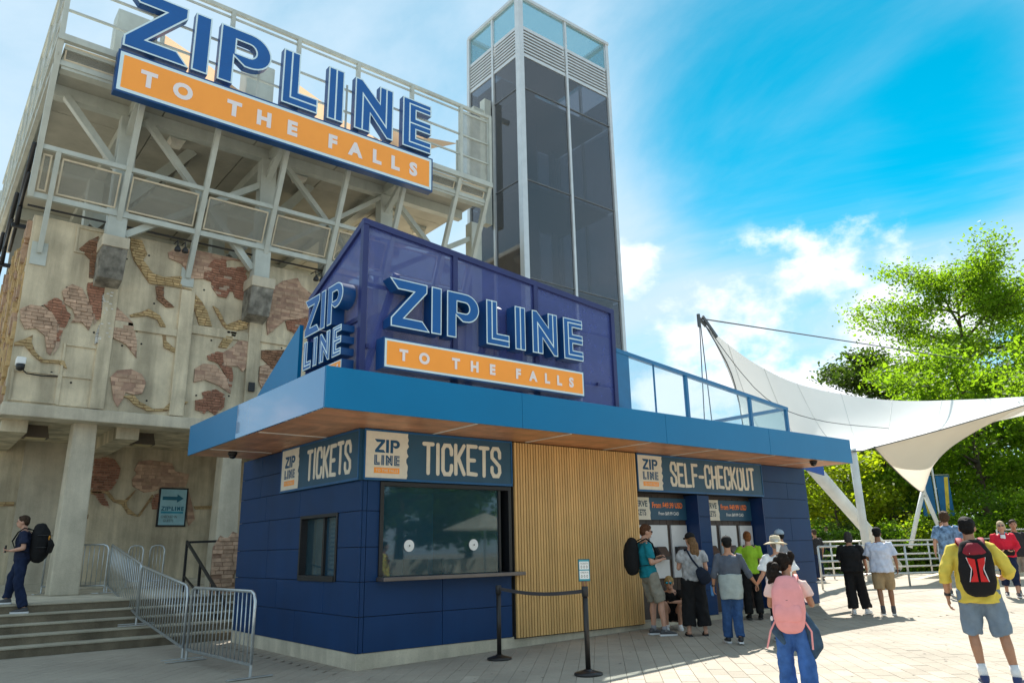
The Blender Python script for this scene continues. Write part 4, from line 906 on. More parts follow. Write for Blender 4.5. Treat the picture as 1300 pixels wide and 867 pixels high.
for i, (z0, z1) in enumerate(zip(lev, lev[1:])):
    for (xa, xb) in ((TX0+.13, (TX0+TX1)/2-.07), ((TX0+TX1)/2+.07, TX1-.11)):
        if i == 6:
            lv = MB().box(xa, xb, TY0+.06, TY0+.08, z0, z1).build('louvre_back', C_dark, tw_)
            for j in range(9): zc = z0 + (j+.5)*(z1-z0)/9; MB().box(xa, xb, TY0-.03, TY0+.03, zc-.032, zc+.032).build('blade', C_mull, lv)
        else: MB().box(xa, xb, TY0-.006, TY0+.006, z0+.02, z1-.02).build('glass_panel', C_top if i == 7 else C_tint, tw_)
    for (ya, yb_) in ((TY0+.13, 9.48), (9.62, TY1-.08)):
        if i == 6:
            lv = MB().box(TX0+.06, TX0+.08, ya, yb_, z0, z1).build('louvre_back', C_dark, tw_)
            for j in range(9): zc = z0 + (j+.5)*(z1-z0)/9; MB().box(TX0-.03, TX0+.03, ya, yb_, zc-.032, zc+.032).build('blade', C_mull, lv)
        else: MB().box(TX0-.006, TX0+.006, ya, yb_, z0+.02, z1-.02).build('glass_panel', C_top if i == 7 else C_tint, tw_)
    if i not in (6,):
        for (xa, xb) in ((TX0+.1, (TX0+TX1)/2-.05), ((TX0+TX1)/2+.05, TX1-.1)): MB().box(xa, xb, TY1-.006, TY1+.006, z0+.02, z1-.02).build('glass_panel', C_top if i == 7 else C_tint, tw_)
        MB().box(TX1-.006, TX1+.006, TY0+.1, TY1-.1, z0+.02, z1-.02).build('glass_panel', C_top if i == 7 else C_tint, tw_)
    q = MB(); tb = .035 if i < 6 else .07
    q.box(TX0, TX1, TY0-.03, TY0+.05, z0-tb/2, z0+tb/2); q.box(TX0-.03, TX0+.05, TY0+.05, TY1, z0-tb/2, z0+tb/2); q.build('transom', C_mull if i > 5 else mat('transom_dark', (.12, .13, .14), .5), tw_)
q = MB(); q.box(TX0-.1, TX1+.1, TY0-.1, TY0+.1, TZ-.06, TZ+.06).box(TX0-.1, TX0+.1, TY0+.1, TY1, TZ-.06, TZ+.06).box(TX0+.1, TX1+.1, TY1-.1, TY1+.1, TZ-.06, TZ+.06).box(TX1-.1, TX1+.1, TY0+.1, TY1-.1, TZ-.06, TZ+.06); q.build('cap_rail', C_mull, tw_)
# lift shaft and landings seen through the glass
C_shaft = mat('shaft_grey', (.17, .18, .20), .7, 0, .1)
MB().box(TX0+.3, TX1-.3, TY0+.3, TY1-.3, 19.86, 19.9).build('plant_floor', C_shaft, tw_)
for z in (4.0, 7.3, 10.2, 13.8, 17.4): MB().box(TX0+.2, TX1-.2, TY0+.2, TY1-.2, z-.15, z).build('landing', C_shaft, tw_)
MB().box(TX0+.25, TX0+1.9, TY0+1.4, TY1-.2, .2, 18.6).build('lift_shaft', C_shaft, tw_)
for x in (12.05, 12.75, 13.7): MB().box(x-.14, x+.14, TY1-.5, TY1-.4, .2, 18.6).build('far_window_strip', mat('far_window_pale', (.35, .42, .46), .4, .3), tw_)  # pale strips added for the brightness of windows on the far side
MB().box(9.5, 9.78, 9.6, 9.9, 12.6, 17.6).build('service_post', C_steel, tw_); MB().box(9.05, 9.5, 9.68, 9.82, 17.0, 17.15).build('arm', C_steel, tw_)
# ================================================================= CROWD BARRIERS AND POSTS
def barrier(label, A, B, ht=1.06, feet=True, nbar=18, group='steel crowd barriers on the steps'):
    A = Vector(A); B = Vector(B); t = thing('crowd_barrier', label, 'barrier', A, group)
    up = Vector((0, 0, 1)); lo = .17; r = .12; d = (B-A).normalized()
    def P(s, h): return A.lerp(B, s) + up*h
    Ln = (B-A).length; e = r/Ln
    pts = [P(0, lo), P(0, ht-r), P(e*.3, ht-r*.3), P(e, ht), P(1-e, ht), P(1-e*.3, ht-r*.3), P(1, ht-r), P(1, lo), P(0, lo)]
    MB().tube(pts, .021, 8).build('frame', C_galv, t, smooth=True)
    for i in range(nbar):
        s = (i+1)/(nbar+1); MB().tube([P(s, lo), P(s, ht)], .0085, 6).build('bar', C_galv, t, smooth=True)
    n = Vector((-d.y, d.x, 0)).normalized()
    if feet:
        for s in (0, 1):
            p = P(s, 0); MB().tube([p + up*lo, p + up*.03], .019, 8).build('leg', C_galv, t); MB().beam(p - n*.30 + up*.02, p + n*.30 + up*.02, .05, .012).build('foot', C_galv, t)
    return t
barrier('galvanised crowd barrier standing on the paving beside the kiosk', (-1.42, 2.68, 0), (-1.31, .32, 0), nbar=16)
barrier('galvanised crowd barrier sloping down the lower steps', (-1.42, 5.85, .31), (-1.45, 2.78, .02), nbar=18)
barrier('galvanised crowd barrier sloping from the terrace onto the steps', (-1.22, 9.6, .76), (-1.40, 5.95, .33), nbar=18)
barrier('galvanised crowd barrier behind the leaning column on the terrace', (-2.35, 10.6, .76), (-1.24, 9.75, .76), nbar=12)
barrier('narrow galvanised hoop barrier against the terrace wall', (-.25, 12.3, .76), (.05, 12.1, .76), nbar=3); barrier('second narrow galvanised hoop by the terrace wall, nearer the kiosk', (.22, 12.1, .76), (.52, 11.9, .76), nbar=3)
hr = thing('stair_handrail', 'black steel handrail at the right end of the steps', 'railing', (.1, 7, .4))
for y, z in ((8.5, .76), (7.4, .75), (6.5, .45)): MB().beam((.1, y, z), (.1, y, 1.83 - max(0, (8.5-y))*.425), .05, .05).build('post', C_black, hr)
MB().beam((.1, 8.52, 1.85), (.1, 5.5, .56), .05, .05).build('hand_rail', C_black, hr); MB().beam((.1, 8.5, 1.1), (.1, 6.0, .35), .035, .035).build('lower_rail', C_black, hr); MB().beam((.1, 8.5, 1.83), (1.2, 8.55, 1.86), .06, .05).build('hand_rail', C_black, hr)
# stanchions
C_st = mat('stanchion_black', (.022, .019, .018), .38, .2, .08)
def stanchion(x, y, lab, H=1.0):
    z = gz(x); t = thing('queue_post', lab, 'post', (x, y, z), 'belt posts in front of the slat wall')
    MB().lathe((x, y, z), [(.172, 0), (.176, .012), (.172, .028), (.11, .045), (.05, .062), (.045, .07)], 28).build('base', C_st, t, smooth=True)
    MB().lathe((x, y, z), [(.032, .06), (.032, H-.10)], 18).build('tube', C_st, t, smooth=True); MB().lathe((x, y, z), [(.04, H-.12), (.042, H-.01), (.036, H)], 18).build('head', C_rubber, t, smooth=True)
    return t
s1 = stanchion(1.75, -2.69, 'black belt post carrying a small notice, nearest the camera', 1.03); stanchion(1.82, -.82, 'black belt post beside the ticket counter')
a = Vector((1.752, -2.645, gz(1.75)+.97)); b = Vector((1.818, -.865, gz(1.8)+.95)); bm_ = MB()
for i in range(12):
    p = a.lerp(b, i/12) - Vector((0, 0, .05*math.sin(math.pi*i/12))); q = a.lerp(b, (i+1)/12) - Vector((0, 0, .05*math.sin(math.pi*(i+1)/12))); bm_.beam(p, q, .004, .046)
tag(bm_.build('queue_belt', mat('belt_grey', (.055, .05, .055), .8)), 'dark grey retractable belt stretched between the two posts', 'belt')
nt_ = thing('queue_notice', 'small teal edged notice card on top of the near belt post', 'notice', (1.75, -2.69, gz(1.75)+1.03))
ca = math.atan2(-9.879+2.69, -5.141-1.75) ; nx_, ny_ = .40, -.917   # card faces towards the plaza
ex = Vector((.917, .40, 0)); fnn = Vector((nx_, ny_, 0)); o3 = Vector((1.75, -2.69, gz(1.75)+1.03))
ex = Vector((.86, -.51, 0)); fnn = Vector((-.51, -.86, 0))
fC = lambda u, v, d: o3 + ex*(u-.075) + fnn*d + Vector((0, 0, v+.06))
MB().beam(o3 + ex*.02, o3 + ex*.02 + Vector((0, 0, .08)), .012, .012).beam(o3 - ex*.02, o3 - ex*.02 + Vector((0, 0, .08)), .012, .012).build('bracket', mat('copper_clip', (.3, .12, .07), .4), nt_)
MB().prism([(0,0),(.15,0),(.15,.27),(0,.27)], fC, .008, -.008).build('holder', mat('holder_dark', (.02, .06, .07), .5), nt_)
q = MB(); q.prism([(.008,.008),(.142,.008),(.142,.262),(.008,.262)], fC, .010, .007, 0, back=False); q.prism([(.014,.145),(.136,.145),(.136,.24),(.014,.24)], fC, .012, .007, 1, back=False); q.prism([(.014,.03),(.136,.03),(.136,.13),(.014,.13)], fC, .012, .007, 1, back=False)
put_text(q, 'TICKETS', fC, .025, .205, .10, .022, .0135, 2, .01); put_text(q, '0 0 0', fC, .03, .158, .09, .035, .0135, 2, .01); put_text(q, 'CHECK IN', fC, .025, .098, .10, .02, .0135, 2, .01); put_text(q, '0 0 0', fC, .03, .045, .09, .035, .0135, 2, .01)
q.build('card', [mat('card_teal', (.02, .28, .36), .5), C_white, mat('card_print', (.15, .15, .15), .6)], nt_)

# ================================================================= QUEUE RAILS, RAMP, BIN, BANNERS
C_qr = mat('rail_stainless', (.60, .60, .57), .35, .55, .06)
def queue_rail(label, pts, hs=(.38, .80, 1.25), n=4):
    t = thing('queue_rail', label, 'railing', pts[0], 'steel queue rails at the edge of the plaza')
    P_ = [Vector(p) for p in pts]
    for h in hs: MB().tube([p + Vector((0, 0, h)) for p in P_], .028, 8).build('rail', C_qr, t, smooth=True)
    for a, b in zip(P_, P_[1:]):
        for i in range(n): p = a.lerp(b, i/n); MB().tube([p, p + Vector((0, 0, hs[-1]))], .03, 8).build('post', C_qr, t, smooth=True)
    p = P_[-1]; MB().tube([p, p + Vector((0, 0, hs[-1]))], .03, 8).build('post', C_qr, t)
    return t
queue_rail('front steel queue rail with three bars beyond the kiosk', [(15.2, 1.86, .30), (17.8, .67, .30), (21.06, -.75, .30)], (.36, .74, 1.14), 3)
queue_rail('rear steel queue rail in front of the hedge', [(20.2, 5.4, .3), (23.6, 3.9, .3), (28.5, 1.8, .3)], (.36, .8, 1.28), 3)
queue_rail('steel queue rail at the right edge before the shrubs', [(27.5, 1.6, .3), (30.0, -.5, .3), (32.0, -3.5, .3)], (.6, 1.1, 1.6), 3)
rp = struct(MB().prism([(0,.13),(9.5,.13),(9.5,.95),(5.0,.80),(1.6,.25)], lambda u, v, d: (21.0+u*.88+d*.4, 3.4-u*.475+d*.9, v), 0, .35).build('ramp_wall', C_conc2))
bn = thing('recycling_bin', 'blue and grey recycling bin behind the yellow shirt man', 'bin', (25.4, 2.2, .14))
MB().box(25.1, 25.8, 1.9, 2.5, .14, 1.35).build('body', mat('bin_blue', (.01, .10, .28), .45), bn, bevel=.03); MB().box(25.05, 25.85, 1.85, 2.55, 1.35, 1.5).build('lid', mat('bin_grey', (.1, .11, .12), .5), bn, bevel=.03)
MB().box(25.08, 25.10, 2.0, 2.4, .7, 1.1).build('badge', C_white, bn)
bp_ = thing('banner_pole', 'lamp pole with two blue and yellow banners among the trees', 'banner', (31.0, 5.0, .14))
MB().tube([(31.0, 5.0, .14), (31.0, 5.0, 5.6)], .05, 8).build('pole', C_galv, bp_)
for s_, lab in ((-1, 'a'), (1, 'b')):
    q = MB(); dx, dy = .62*s_, -.49*s_; f = lambda u, v, d: (31.0 + dx*(.12+u) - .01*d, 5.0 + dy*(.12+u), v)
    q.prism([(0,2.6),(.75,2.6),(.75,4.35),(0,4.35)], f, .02, -.02, 0); q.prism([(.3,2.7),(.5,2.7),(.72,4.3),(.5,4.3)], f, 1.2, .4, 1, back=False); q.build('banner', [mat('banner_blue', (.01, .13, .30), .7), mat('banner_yellow', (.65, .5, .05), .7)], bp_)
    MB().tube([(31.0, 5.0, 4.4), (31.0+dx*.9, 5.0+dy*.9, 4.4)], .015, 6).build('arm', C_galv, bp_)

# ================================================================= TENSILE CANOPY
tn = thing('tensile_canopy', 'large white stretched membrane canopy with a peaked corner and cables', 'canopy', (20, 3, .14))
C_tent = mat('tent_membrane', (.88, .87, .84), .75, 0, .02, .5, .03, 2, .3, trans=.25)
def interp(pts, t):
    """Catmull-Rom through pts, t in 0..1"""
    n = len(pts)-1; x = min(max(t, 0), 1)*n; i = min(int(x), n-1); f = x - i; P_ = [Vector(p) for p in pts]
    p0 = P_[max(i-1, 0)]; p1 = P_[i]; p2 = P_[i+1]; p3 = P_[min(i+2, n)]
    return .5*((2*p1) + (p2-p0)*f + (2*p0-5*p1+4*p2-p3)*f*f + (3*p1-p0-3*p2+p3)*f*f*f)
A_=(12.53,2.99,7.72); L1=(13.48,3.01,6.64); L2=(14.14,3.22,5.67); L3=(14.81,3.60,4.58); Cc_=(19.01,2.27,4.42); F1=(19.63,1.99,4.55); F2=(22.22,0.73,5.22); F3=(25.55,-0.95,6.17)
U1=(15.58,3.42,7.08); U2=(19.85,4.04,6.92); U3=(25.16,3.73,6.98); U4=(29.80,2.54,7.31); U5=(34.46,1.28,7.78); G_=(26.75,3.71,3.44)
lower = [L3, (16.9, 3.0, 4.38), Cc_, F1, F2, F3]; upper = [A_, U1, U2, U3, U4, U5]
nu, nv = 48, 16; V = []
for i in range(nu+1):
    t = i/nu; a = interp(upper, t); b = interp(lower, t)
    if t < .0001: pass
    for j in range(nv+1):
        s = j/nv
        if t < .12:
            e = interp([A_, L1, L2, L3], s); w0 = t/.12; w0 = w0*w0*(3-2*w0); p = e.lerp(a.lerp(b, s) - Vector((0, 0, .55*math.sin(math.pi*s))), w0)
        else: p = a.lerp(b, s) - Vector((0, 0, .55*math.sin(math.pi*s)))
        V.append(p)
F = [(i*(nv+1)+j, (i+1)*(nv+1)+j, (i+1)*(nv+1)+j+1, i*(nv+1)+j+1) for i in range(nu) for j in range(nv)]
mem = MB().add(V, F).build('membrane', C_tent, tn, smooth=True)
for i in range(5, nu, 6):
    MB().tube([V[i*(nv+1)+j] + Vector((0, 0, .004)) for j in range(nv+1)], .010, 5).build('seam', mat('tent_seam', (.62, .61, .58), .8), mem)
# the inner fold that drops to the low anchor; its shade is put into the cream colour
edge = [F1, F2, F3]; curve = [F1, (21.9, 2.6, 4.15), (24.3, 3.2, 3.75), G_, (26.75, 3.5, 4.17), (26.86, 3.1, 4.86), (26.85, 2.25, 5.43), (27.1, 1.1, 5.93), (26.4, -.7, 6.2)]
V = []; nu, nv = 36, 10
for i in range(nu+1):
    t = i/nu; a = interp(edge, t); b = interp(curve, t)
    for j in range(nv+1): s = j/nv; V.append(a.lerp(b, s) + Vector((0, 0, -.015 - .30*math.sin(math.pi*s)*math.sin(math.pi*t))))
F = [(i*(nv+1)+j, (i+1)*(nv+1)+j, (i+1)*(nv+1)+j+1, i*(nv+1)+j+1) for i in range(nu) for j in range(nv)]
MB().add(V, F).build('membrane_fold', mat('tent_membrane_shaded', (.72, .66, .56), .8, 0, .03, .5, 0, 2, .3, trans=.35), tn, smooth=True)
C_cab = mat('steel_cable', (.10, .11, .12), .5, .4); C_mast = mat('mast_white', (.66, .69, .68), .4, 0, .05)
def cab(pts, r=.02): MB().tube(pts, r, 6).build('cable', C_cab, tn)
cab([interp(lower, t/20)+Vector((0, 0, -.02)) for t in range(21)], .022); cab([interp(curve, t/24) for t in range(25)], .03); cab([interp([A_, L1, L2, L3], t/10) for t in range(11)], .02)
cab([interp([A_, (14.9, 2.9, 5.9), (17.5, 2.7, 5.35), (21.5, 2.3, 5.35)], t/14)+Vector((-.02, -.02, -.0)) for t in range(15)], .012)
cab([(12.19,2.94,7.88), (46.7,4.85,11.3)], .022); cab([(12.19,2.94,7.88), (12.6,3.6,.1)], .016); cab([(12.22,2.94,7.8), (12.9,3.2,.1)], .016)
MB().beam((12.14,2.93,7.9), A_, .05, .09).build('corner_plate', C_cab, tn); MB().beam((12.3,2.9,7.95), (12.9,2.9,7.42), .05, .09).build('corner_plate', C_cab, tn); MB().tube([(12.16,2.94,7.62),(12.16,2.94,8.0)], .05, 8).build('shackle', C_cab, tn)
MB().tube([(18.98,2.41,4.5), (19.9,2.85,.14)], .125, 16).build('mast', C_mast, tn, smooth=True)
MB().tube([(16.5,2.75,4.15), (23.6,4.3,1.55), (26.0,4.85,.6)], .21, 16).build('mast', C_mast, tn, smooth=True)
for e in ((26.4,4.4,1.3), (28.2,3.75,1.3)): MB().tube([(26.75,3.71,3.5), e], .085, 12).build('anchor_leg', C_mast, tn, smooth=True)
MB().tube([(26.75,3.71,3.3),(26.75,3.71,3.65)], .10, 10).build('anchor_head', C_mast, tn)
tag(MB().prism([(11.9,3.35),(13.2,3.35),(13.2,3.9),(11.9,3.9)], lambda u, v, d: (u, .3-d, v - (u-11.9)*.12), .02, -.02).build('blue_awning', mat('awning_blue', (.005, .07, .33), .6)), 'small strong blue awning panel behind the right end of the kiosk roof', 'awning')

# ================================================================= TREES, SHRUBS, HEDGE
def leaf_mat(name, col, col2, tr=.5):
    M = mat(name, col, .55, 0, .0, 1, spec=.25, trans=tr); T = M.node_tree; n = T.nodes; l = T.links; b = n['Principled BSDF']
    geo = n.new('ShaderNodeNewGeometry'); t1 = n.new('ShaderNodeTexNoise'); t1.inputs['Scale'].default_value = .55; t1.inputs['Detail'].default_value = 3; l.new(geo.outputs['Position'], t1.inputs['Vector'])
    t2 = n.new('ShaderNodeTexWhiteNoise'); l.new(geo.outputs['Random Per Island'], t2.inputs['Vector']); 
    ad = n.new('ShaderNodeMath'); ad.operation = 'MULTIPLY_ADD'; l.new(geo.outputs['Random Per Island'], ad.inputs[0]); ad.inputs[1].default_value = .5; l.new(t1.outputs[0], ad.inputs[2])
    mr = n.new('ShaderNodeMapRange'); l.new(ad.outputs[0], mr.inputs[0]); mr.inputs[1].default_value = .45; mr.inputs[2].default_value = 1.05
    mx = n.new('ShaderNodeMixRGB'); l.new(mr.outputs[0], mx.inputs[0]); mx.inputs[1].default_value = (*col, 1); mx.inputs[2].default_value = (*col2, 1)
    l.new(mx.outputs[0], b.inputs['Base Color'])
    tn_ = [q for q in n if q.type == 'BSDF_TRANSLUCENT'][0]
    sc = n.new('ShaderNodeVectorMath'); sc.operation = 'MULTIPLY'; l.new(mx.outputs[0], sc.inputs[0]); sc.inputs[1].default_value = (1.5, 1.55, .55); l.new(sc.outputs[0], tn_.inputs[0])
    return M
LF1 = leaf_mat('leaf_light', (.10, .185, .018), (.20, .31, .025), .66); LF2 = leaf_mat('leaf_mid', (.05, .115, .014), (.11, .20, .02), .55); LF3 = leaf_mat('leaf_dark', (.035, .07, .016), (.075, .125, .022), .45)
LF4 = leaf_mat('leaf_yellow', (.15, .22, .015), (.30, .35, .02), .6)
C_bark = mat('bark', (.085, .065, .048), .9, 0, .3, 6, .8, 20)
def leaves(centers, n, spread, size, rng, flat=.45):
    c = centers[rng.integers(0, len(centers), n)]
    p = c + rng.normal(0, 1, (n, 3))*np.array([spread, spread, spread*flat])
    nrm = rng.normal(0, 1, (n, 3)); nrm[:, 2] = np.abs(nrm[:, 2]) + .35; nrm /= np.linalg.norm(nrm, axis=1)[:, None]
    a = np.cross(nrm, rng.normal(0, 1, (n, 3))); a /= np.linalg.norm(a, axis=1)[:, None]; b = np.cross(nrm, a)
    s = size*rng.uniform(.6, 1.25, (n, 1)); a *= s; b *= s*.62
    V = np.empty((n, 4, 3)); V[:, 0] = p - a; V[:, 1] = p - b*.9 + a*.1; V[:, 2] = p + a; V[:, 3] = p + b*.9 + a*.1
    return V.reshape(-1, 3)
def leaf_obj(name, V, mt, parent):
    n = len(V)//4; me = bpy.data.meshes.new(name); me.vertices.add(4*n); me.vertices.foreach_set('co', V.astype(np.float32).ravel()); me.loops.add(4*n); me.loops.foreach_set('vertex_index', np.arange(4*n, dtype=np.int32))
    me.polygons.add(n); me.polygons.foreach_set('loop_start', np.arange(0, 4*n, 4, dtype=np.int32)); me.materials.append(mt); me.update(); me.validate()
    o = bpy.data.objects.new(name, me); COL.objects.link(o)
    if parent: attach(o, parent)
    return o
def tree(label, base, H, rad, seed, mt, n, size, trunk_r=.28, bare=.3, lean=(0, 0), flat=.42, spread=.75, group='trees beyond the plaza', sub=5, prim=11):
    rg = random.Random(seed); rng = np.random.default_rng(seed); base = Vector(base); t = thing('leafy_tree', label, 'tree', base, group)
    top = base + Vector((lean[0], lean[1], H)); wood = MB(); tips = []
    tp = [base.lerp(top, s) + Vector((rg.uniform(-.25, .25), rg.uniform(-.25, .25), 0))*(s > 0)*s for s in (0, .15, .35, .55, .75, .92)]
    wood.tube(tp, [trunk_r*1.3, trunk_r, trunk_r*.8, trunk_r*.55, trunk_r*.32, .03], 9)
    def tpos(s):
        x = min(s/.92, .999)*5; i = int(x); return tp[i].lerp(tp[min(i+1, 5)], x-i)
    for i in range(prim):
        s = bare + (.93-bare)*(i+rg.random()*.6)/prim; p = tpos(s); ang = i*2.399 + rg.uniform(-.4, .4); u = (s-bare)/(1-bare)
        ln = rad*(math.sin(math.pi*min(.12+u*.92, 1))**.6)*rg.uniform(.75, 1.12) + .5; rise = ln*rg.uniform(.15, .5)*(1.2 if u > .5 else .7)
        e = p + Vector((math.cos(ang)*ln, math.sin(ang)*ln, rise)); md = p.lerp(e, .5) + Vector((0, 0, ln*.07)); r0 = trunk_r*(.42-.22*u)
        wood.tube([p, p.lerp(md, .55), md, md.lerp(e, .5)+Vector((0, 0, .1)), e], [r0, r0*.8, r0*.6, r0*.35, .015], 6)
        for k_ in range(sub):
            f = rg.uniform(.3, 1.0); q0 = p.lerp(e, f); a2 = ang + rg.uniform(-1.3, 1.3); l2 = ln*rg.uniform(.2, .5); q1 = q0 + Vector((math.cos(a2)*l2, math.sin(a2)*l2, l2*rg.uniform(-.1, .55)))
            wood.tube([q0, q0.lerp(q1, .5)+Vector((0, 0, .08)), q1], [r0*.3, r0*.2, .01], 5); tips += [q1, q0.lerp(q1, .6)]
            if rg.random() < .6: q2 = q1 + Vector((rg.uniform(-1, 1), rg.uniform(-1, 1), rg.uniform(-.1, .8)))*l2*.5; wood.tube([q1, q2], [.02, .008], 4); tips.append(q2)
    for i in range(4): tips.append(tp[-1] + Vector((rg.uniform(-.6, .6), rg.uniform(-.6, .6), rg.uniform(0, .7))))
    wood.build('trunk', C_bark, t, smooth=True)
    leaf_obj('crown', leaves(np.array([tuple(q) for q in tips]), n, spread, size, rng, flat), mt, t)
    return t
tree('tallest pale green tree rising above the white canopy', (50.3, 9.7, .1), 20.4, 5.0, 11, LF1, 40000, .13, .34, .30, (-.2, -.4), .60, .62, sub=9, prim=24)
tree('tall light green tree cut by the right edge of the picture', (54.5, 6.3, .1), 18.5, 5.8, 23, LF1, 34000, .135, .3, .2, (0, 0), .60, .68, sub=8, prim=20)
tree('dark green tree seen small above the canopy, far behind', (55.0, 18.6, .1), 16.2, 3.4, 31, LF3, 17000, .19, .34, .45, (0, 0), .45, .65, sub=6, prim=13)
tree('yellow green tree behind the slanting white mast', (34.2, 11.4, .1), 7.6, 3.4, 41, LF4, 13000, .15, .16, .25, (0, 0), .5, .5)
tree('mid green tree under the canopy edge, left of the anchor', (36.5, 9.6, .1), 8.2, 3.2, 43, LF1, 14000, .13, .18, .2, (0, 0), .5, .55)
tree('dark trunked green tree behind the banners', (38.0, 5.6, .1), 9.8, 3.8, 47, LF1, 20000, .125, .24, .35, (0, 0), .5, .55, prim=14)
tree('bright tree at the far right above the shrubs', (41.5, 1.6, .1), 10.5, 4.0, 53, LF1, 16000, .13, .2, .22, (0, 0), .5, .55, prim=13)
tree('dark shaded tree between the masts', (43.0, 14.4, .1), 9.0, 3.8, 59, LF2, 12000, .15, .22, .15, (0, 0), .55, .65)
tree('dark evergreen behind the low canopy point', (45.0, 10.5, .1), 8.5, 3.8, 61, LF2, 12000, .16, .22, .12, (0, 0), .55, .65)
tree('slim young tree with a bare stem by the clipped hedge', (30.4, 9.4, .1), 5.2, 1.9, 67, LF4, 6000, .12, .08, .45, (0, 0), .5, .4)
def shrub(label, c, rx, ry, h, seed, mt, n, size, box=False, nm='shrub', cat='shrub', group='shrubs along the plaza edge'):
    rng = np.random.default_rng(seed); t = thing(nm, label, cat, (c[0], c[1], .1), group); rg = random.Random(seed)
    if box:
        # clipped: leaves lie on and just under the faces of a box turned to the path
        u = rng.uniform(-1, 1, (n//40, 1)); v = rng.uniform(-1, 1, (n//40, 1)); w_ = rng.uniform(0, 1, (n//40, 1)); side = rng.integers(0, 3, n//40)
        u[side == 0] = np.sign(u[side == 0]); v[side == 1] = np.sign(v[side == 1]); w_[side == 2] = 1
        P_ = np.hstack([u*rx, v*ry, w_*h]); an = -.52; P_ = np.column_stack([c[0] + P_[:, 0]*math.cos(an) - P_[:, 1]*math.sin(an), c[1] + P_[:, 0]*math.sin(an) + P_[:, 1]*math.cos(an), .1 + P_[:, 2]]); sp, fl = .10, 1
    else:
        m_ = 46; P_ = rng.normal(0, 1, (m_, 3)); P_ /= np.linalg.norm(P_, axis=1)[:, None]; P_[:, 2] = np.abs(P_[:, 2]); P_ *= rng.uniform(.55, 1.0, (m_, 1))
        an = -.45; P_ = P_*np.array([rx, ry, h]); P_ = np.column_stack([c[0] + P_[:, 0]*math.cos(an) - P_[:, 1]*math.sin(an), c[1] + P_[:, 0]*math.sin(an) + P_[:, 1]*math.cos(an), .15 + P_[:, 2]]); sp, fl = .26, .8
    st_ = MB()
    for i in range(7): q = P_[rg.randrange(len(P_))]; st_.tube([(c[0]+rg.uniform(-.2, .2), c[1]+rg.uniform(-.2, .2), .1), (q[0]*.6+c[0]*.4, q[1]*.6+c[1]*.4, q[2]*.55), tuple(q)], [.03, .02, .006], 5)
    st_.build('stem', C_bark, t); leaf_obj('foliage', leaves(P_, n, sp, size, rng, fl), mt, t)
shrub('low clipped dark hedge right of the kiosk', (26.5, 7.6), 3.2, .6, 1.75, 3, LF2, 16000, .07, True, 'clipped_hedge', 'hedge')
for lab, c, rx, ry, h, sd, mt in (('bright yellow shrub left of the slanting mast', (28.6, 7.1), 1.6, 1.3, 2.3, 5, LF4), ('bright shrub just right of the slanting mast', (29.0, 5.6), 1.8, 1.3, 2.5, 6, LF1), ('rounded bright shrub beneath the low canopy point', (30.2, 4.9), 1.9, 1.4, 2.6, 7, LF4), ('broad green shrub behind the queue rails', (30.8, 3.8), 2.0, 1.5, 3.0, 8, LF1),
    ('tall green shrub behind the yellow shirt man', (32.0, 3.0), 2.0, 1.6, 3.5, 9, LF2), ('bright shrub behind the plaid shirt man', (31.6, 1.8), 1.9, 1.6, 3.5, 10, LF1), ('yellow green shrub behind the red cardigan woman', (31.5, .2), 2.0, 1.7, 3.8, 12, LF4), ('green shrub at the right edge of the picture', (31.0, -1.8), 2.1, 1.8, 4.0, 13, LF1), ('dark shrub low between hedge and mast', (29.5, 8.2), 1.8, 1.4, 2.2, 14, LF3), ('large dark shrub far behind the clipped hedge', (37.0, 13.5), 3.4, 2.0, 3.0, 15, LF2), ('large dark shrub behind the banners', (40.0, 8.4), 3.6, 2.2, 3.2, 16, LF2), ('large dark shrub behind the right hand shrubs', (42.0, 3.0), 3.6, 2.2, 4.0, 17, LF2)):
    shrub(lab, c, rx, ry, h, sd, mt, 9000, .085)
# belt of wood closing the view behind
rng = np.random.default_rng(77); nb = 150; tt = rng.uniform(0, 1, nb)
P_ = np.column_stack([58 + 26*tt + rng.normal(0, 2, nb), 46 - 56*tt + rng.normal(0, 2, nb), rng.uniform(.5, 5.5, nb)])
wd2 = leaf_obj('distant_wood', leaves(P_, 26000, 1.3, .26, rng, .8), LF2, None); tag(wd2, 'dark belt of far woodland closing the view behind the trees', 'wood', None, 'stuff')

# ================================================================= ACROSS THE PLAZA (seen mirrored in the ticket window)
tree('broad green tree across the plaza mirrored in the ticket window', (16.5, -27.0, .3), 9.5, 4.5, 71, LF2, 9000, .26, .25, .2, (0, 0), .5, .7, 'trees across the plaza')
tree('taller green tree across the plaza mirrored left in the ticket window', (10.0, -26.0, .2), 10.5, 4.6, 73, LF2, 9000, .26, .25, .2, (0, 0), .5, .7, 'trees across the plaza')
tree('spreading green tree across the plaza mirrored right in the ticket window', (24.0, -31.0, .3), 11.0, 5.0, 79, LF1, 9000, .28, .25, .2, (0, 0), .5, .8, 'trees across the plaza')
pu = thing('patio_umbrella', 'cream patio umbrella across the plaza mirrored in the ticket window', 'umbrella', (16.0, -18.5, .3))
MB().tube([(16.0, -18.5, .3), (16.0, -18.5, 3.1)], .035, 10).build('pole', C_galv, pu)
q = MB(); q.add([(16.0, -18.5, 3.2)] + [(16.0+2.0*math.cos(a), -18.5+2.0*math.sin(a), 2.45) for a in [i*math.pi/4 for i in range(8)]], [(0, i+1, (i+1) % 8+1) for i in range(8)]); q.build('cover', mat('umbrella_cream', (.7, .64, .5), .8, trans=.3), pu)
tag(MB().box(6, 30, -24.6, -24.2, .0, 1.15).build('garden_wall', C_conc2, bevel=.02), 'low pale garden wall across the plaza mirrored in the ticket window', 'wall')
